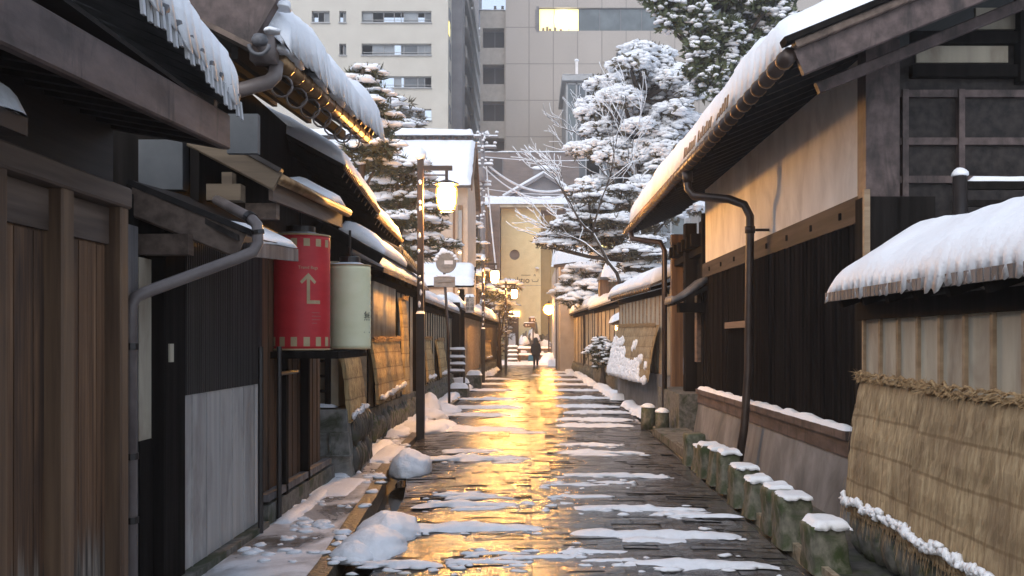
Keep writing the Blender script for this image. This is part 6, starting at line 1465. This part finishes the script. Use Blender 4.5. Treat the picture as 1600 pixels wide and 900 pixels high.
def wire(label, p, q, sag, r=.035, grp='snow covered overhead wires'):
    p, q = Vector(p), Vector(q); b = B(); n = 30
    b.tube([p.lerp(q, k/n)-Vector((0, 0, sag*4*(k/n)*(1-k/n))) for k in range(n+1)], [r*(.8+.5*abs(nz(k*1.7, sag))) for k in range(n+1)], 6)
    m = p.lerp(q, .5); solo(b, 'wire', M['snow'], p, label, 'wire', grp, True)
wire('thick snowy wire bundle drooping right from the utility pole', (px_, 58, zt-1.6), P(905, 285, 64), 1.1, .075)
wire('second snowy wire just under the thick drooping bundle', (px_, 58, zt-1.9), P(905, 292, 64), 1.25, .05)
wire('nearly level thin snowy wire crossing the grey brown building', (px_, 58, zt-1.4), P(920, 250, 64), .12, .03)
wire('lowest thin wire crossing just above the yellow building roof', (px_, 58, zt-3.2), P(900, 303, 64), .15, .025)
wire('steep snowy guy wire falling from the utility pole to the left garden', (px_+.2, 58, zt-1.8), P(775, 420, 58), .3, .045)
# utility pole at right
t = thing('utility_pole', 'plain brown utility pole beside the ochre side wall', 'utility pole', ((872-826)/1600*56, 56, 0)); x = (872-826)/1600*56
b = B(); b.tube([(x, 56, 0), (x, 56, CAMZ+(532-372)/1600*56)], [.14, .11], 10); b.to('pole', M['post'], t, True)

# ------------------------------------------------------------------ falling snow mist: one closed box of even air
b = B(); b.box(-140, 140, -50, 178, -1.4, 63)
hz = bpy.data.materials.new('snow mist'); hz.use_nodes = True; hn = hz.node_tree; hn.nodes.remove(hn.nodes['Principled BSDF'])
pv = hn.nodes.new('ShaderNodeVolumePrincipled'); pv.inputs['Color'].default_value = (.9, .92, .95, 1); pv.inputs['Density'].default_value = HAZE; pv.inputs['Anisotropy'].default_value = .3
hn.links.new(pv.outputs[0], hn.nodes['Material Output'].inputs['Volume']); kind(b.to('haze', hz), 'stuff', 'thin snowy mist hanging over the street')
# ------------------------------------------------------------------ repeated parts become one mesh each
def islands(me):
    par = list(range(len(me.vertices)))
    def find(a):
        while par[a] != a: par[a] = par[par[a]]; a = par[a]
        return a
    for e in me.edges:
        a, b_ = find(e.vertices[0]), find(e.vertices[1])
        if a != b_: par[a] = b_
    g = {}
    for p in me.polygons: g.setdefault(find(p.vertices[0]), []).append(p)
    return list(g.values())
SPLIT = {'rim', 'batten', 'rafter', 'gutter_joint', 'gutter_hook', 'nail_cap', 'post', 'pole', 'pipe_collar', 'gable_rail', 'gable_beam', 'plaster_band', 'transom', 'shoe', 'clamp', 'bracket', 'purlin',
         'roof_unit', 'leg', 'pilaster', 'rail', 'verge_board', 'verge_snow', 'gutter_snow', 'barge_board', 'wall', 'tile_end', 'balcony_window', 'ridge_tile'}
for o in list(COL.objects):
    if o.type != 'MESH' or not o.parent or o.name.split('.')[0] not in SPLIT or o.children: continue
    isl = islands(o.data)
    if not 1 < len(isl) <= 90: continue
    nm = o.name.split('.')[0]; vs = [tuple(v.co) for v in o.data.vertices]; sm = o.data.polygons[0].use_smooth; mats = list(o.data.materials); par, loc = o.parent, o.location.copy()
    for ps in isl:
        ids = sorted({i for p in ps for i in p.vertices}); mp = {v: k for k, v in enumerate(ids)}
        me = bpy.data.meshes.new(nm); me.from_pydata([vs[i] for i in ids], [], [tuple(mp[i] for i in p.vertices) for p in ps])
        for k in mats: me.materials.append(k)
        me.polygons.foreach_set('use_smooth', [sm]*len(me.polygons))
        c = bpy.data.objects.new(nm, me); COL.objects.link(c); c.parent = par; c.location = loc
    bpy.data.objects.remove(o)
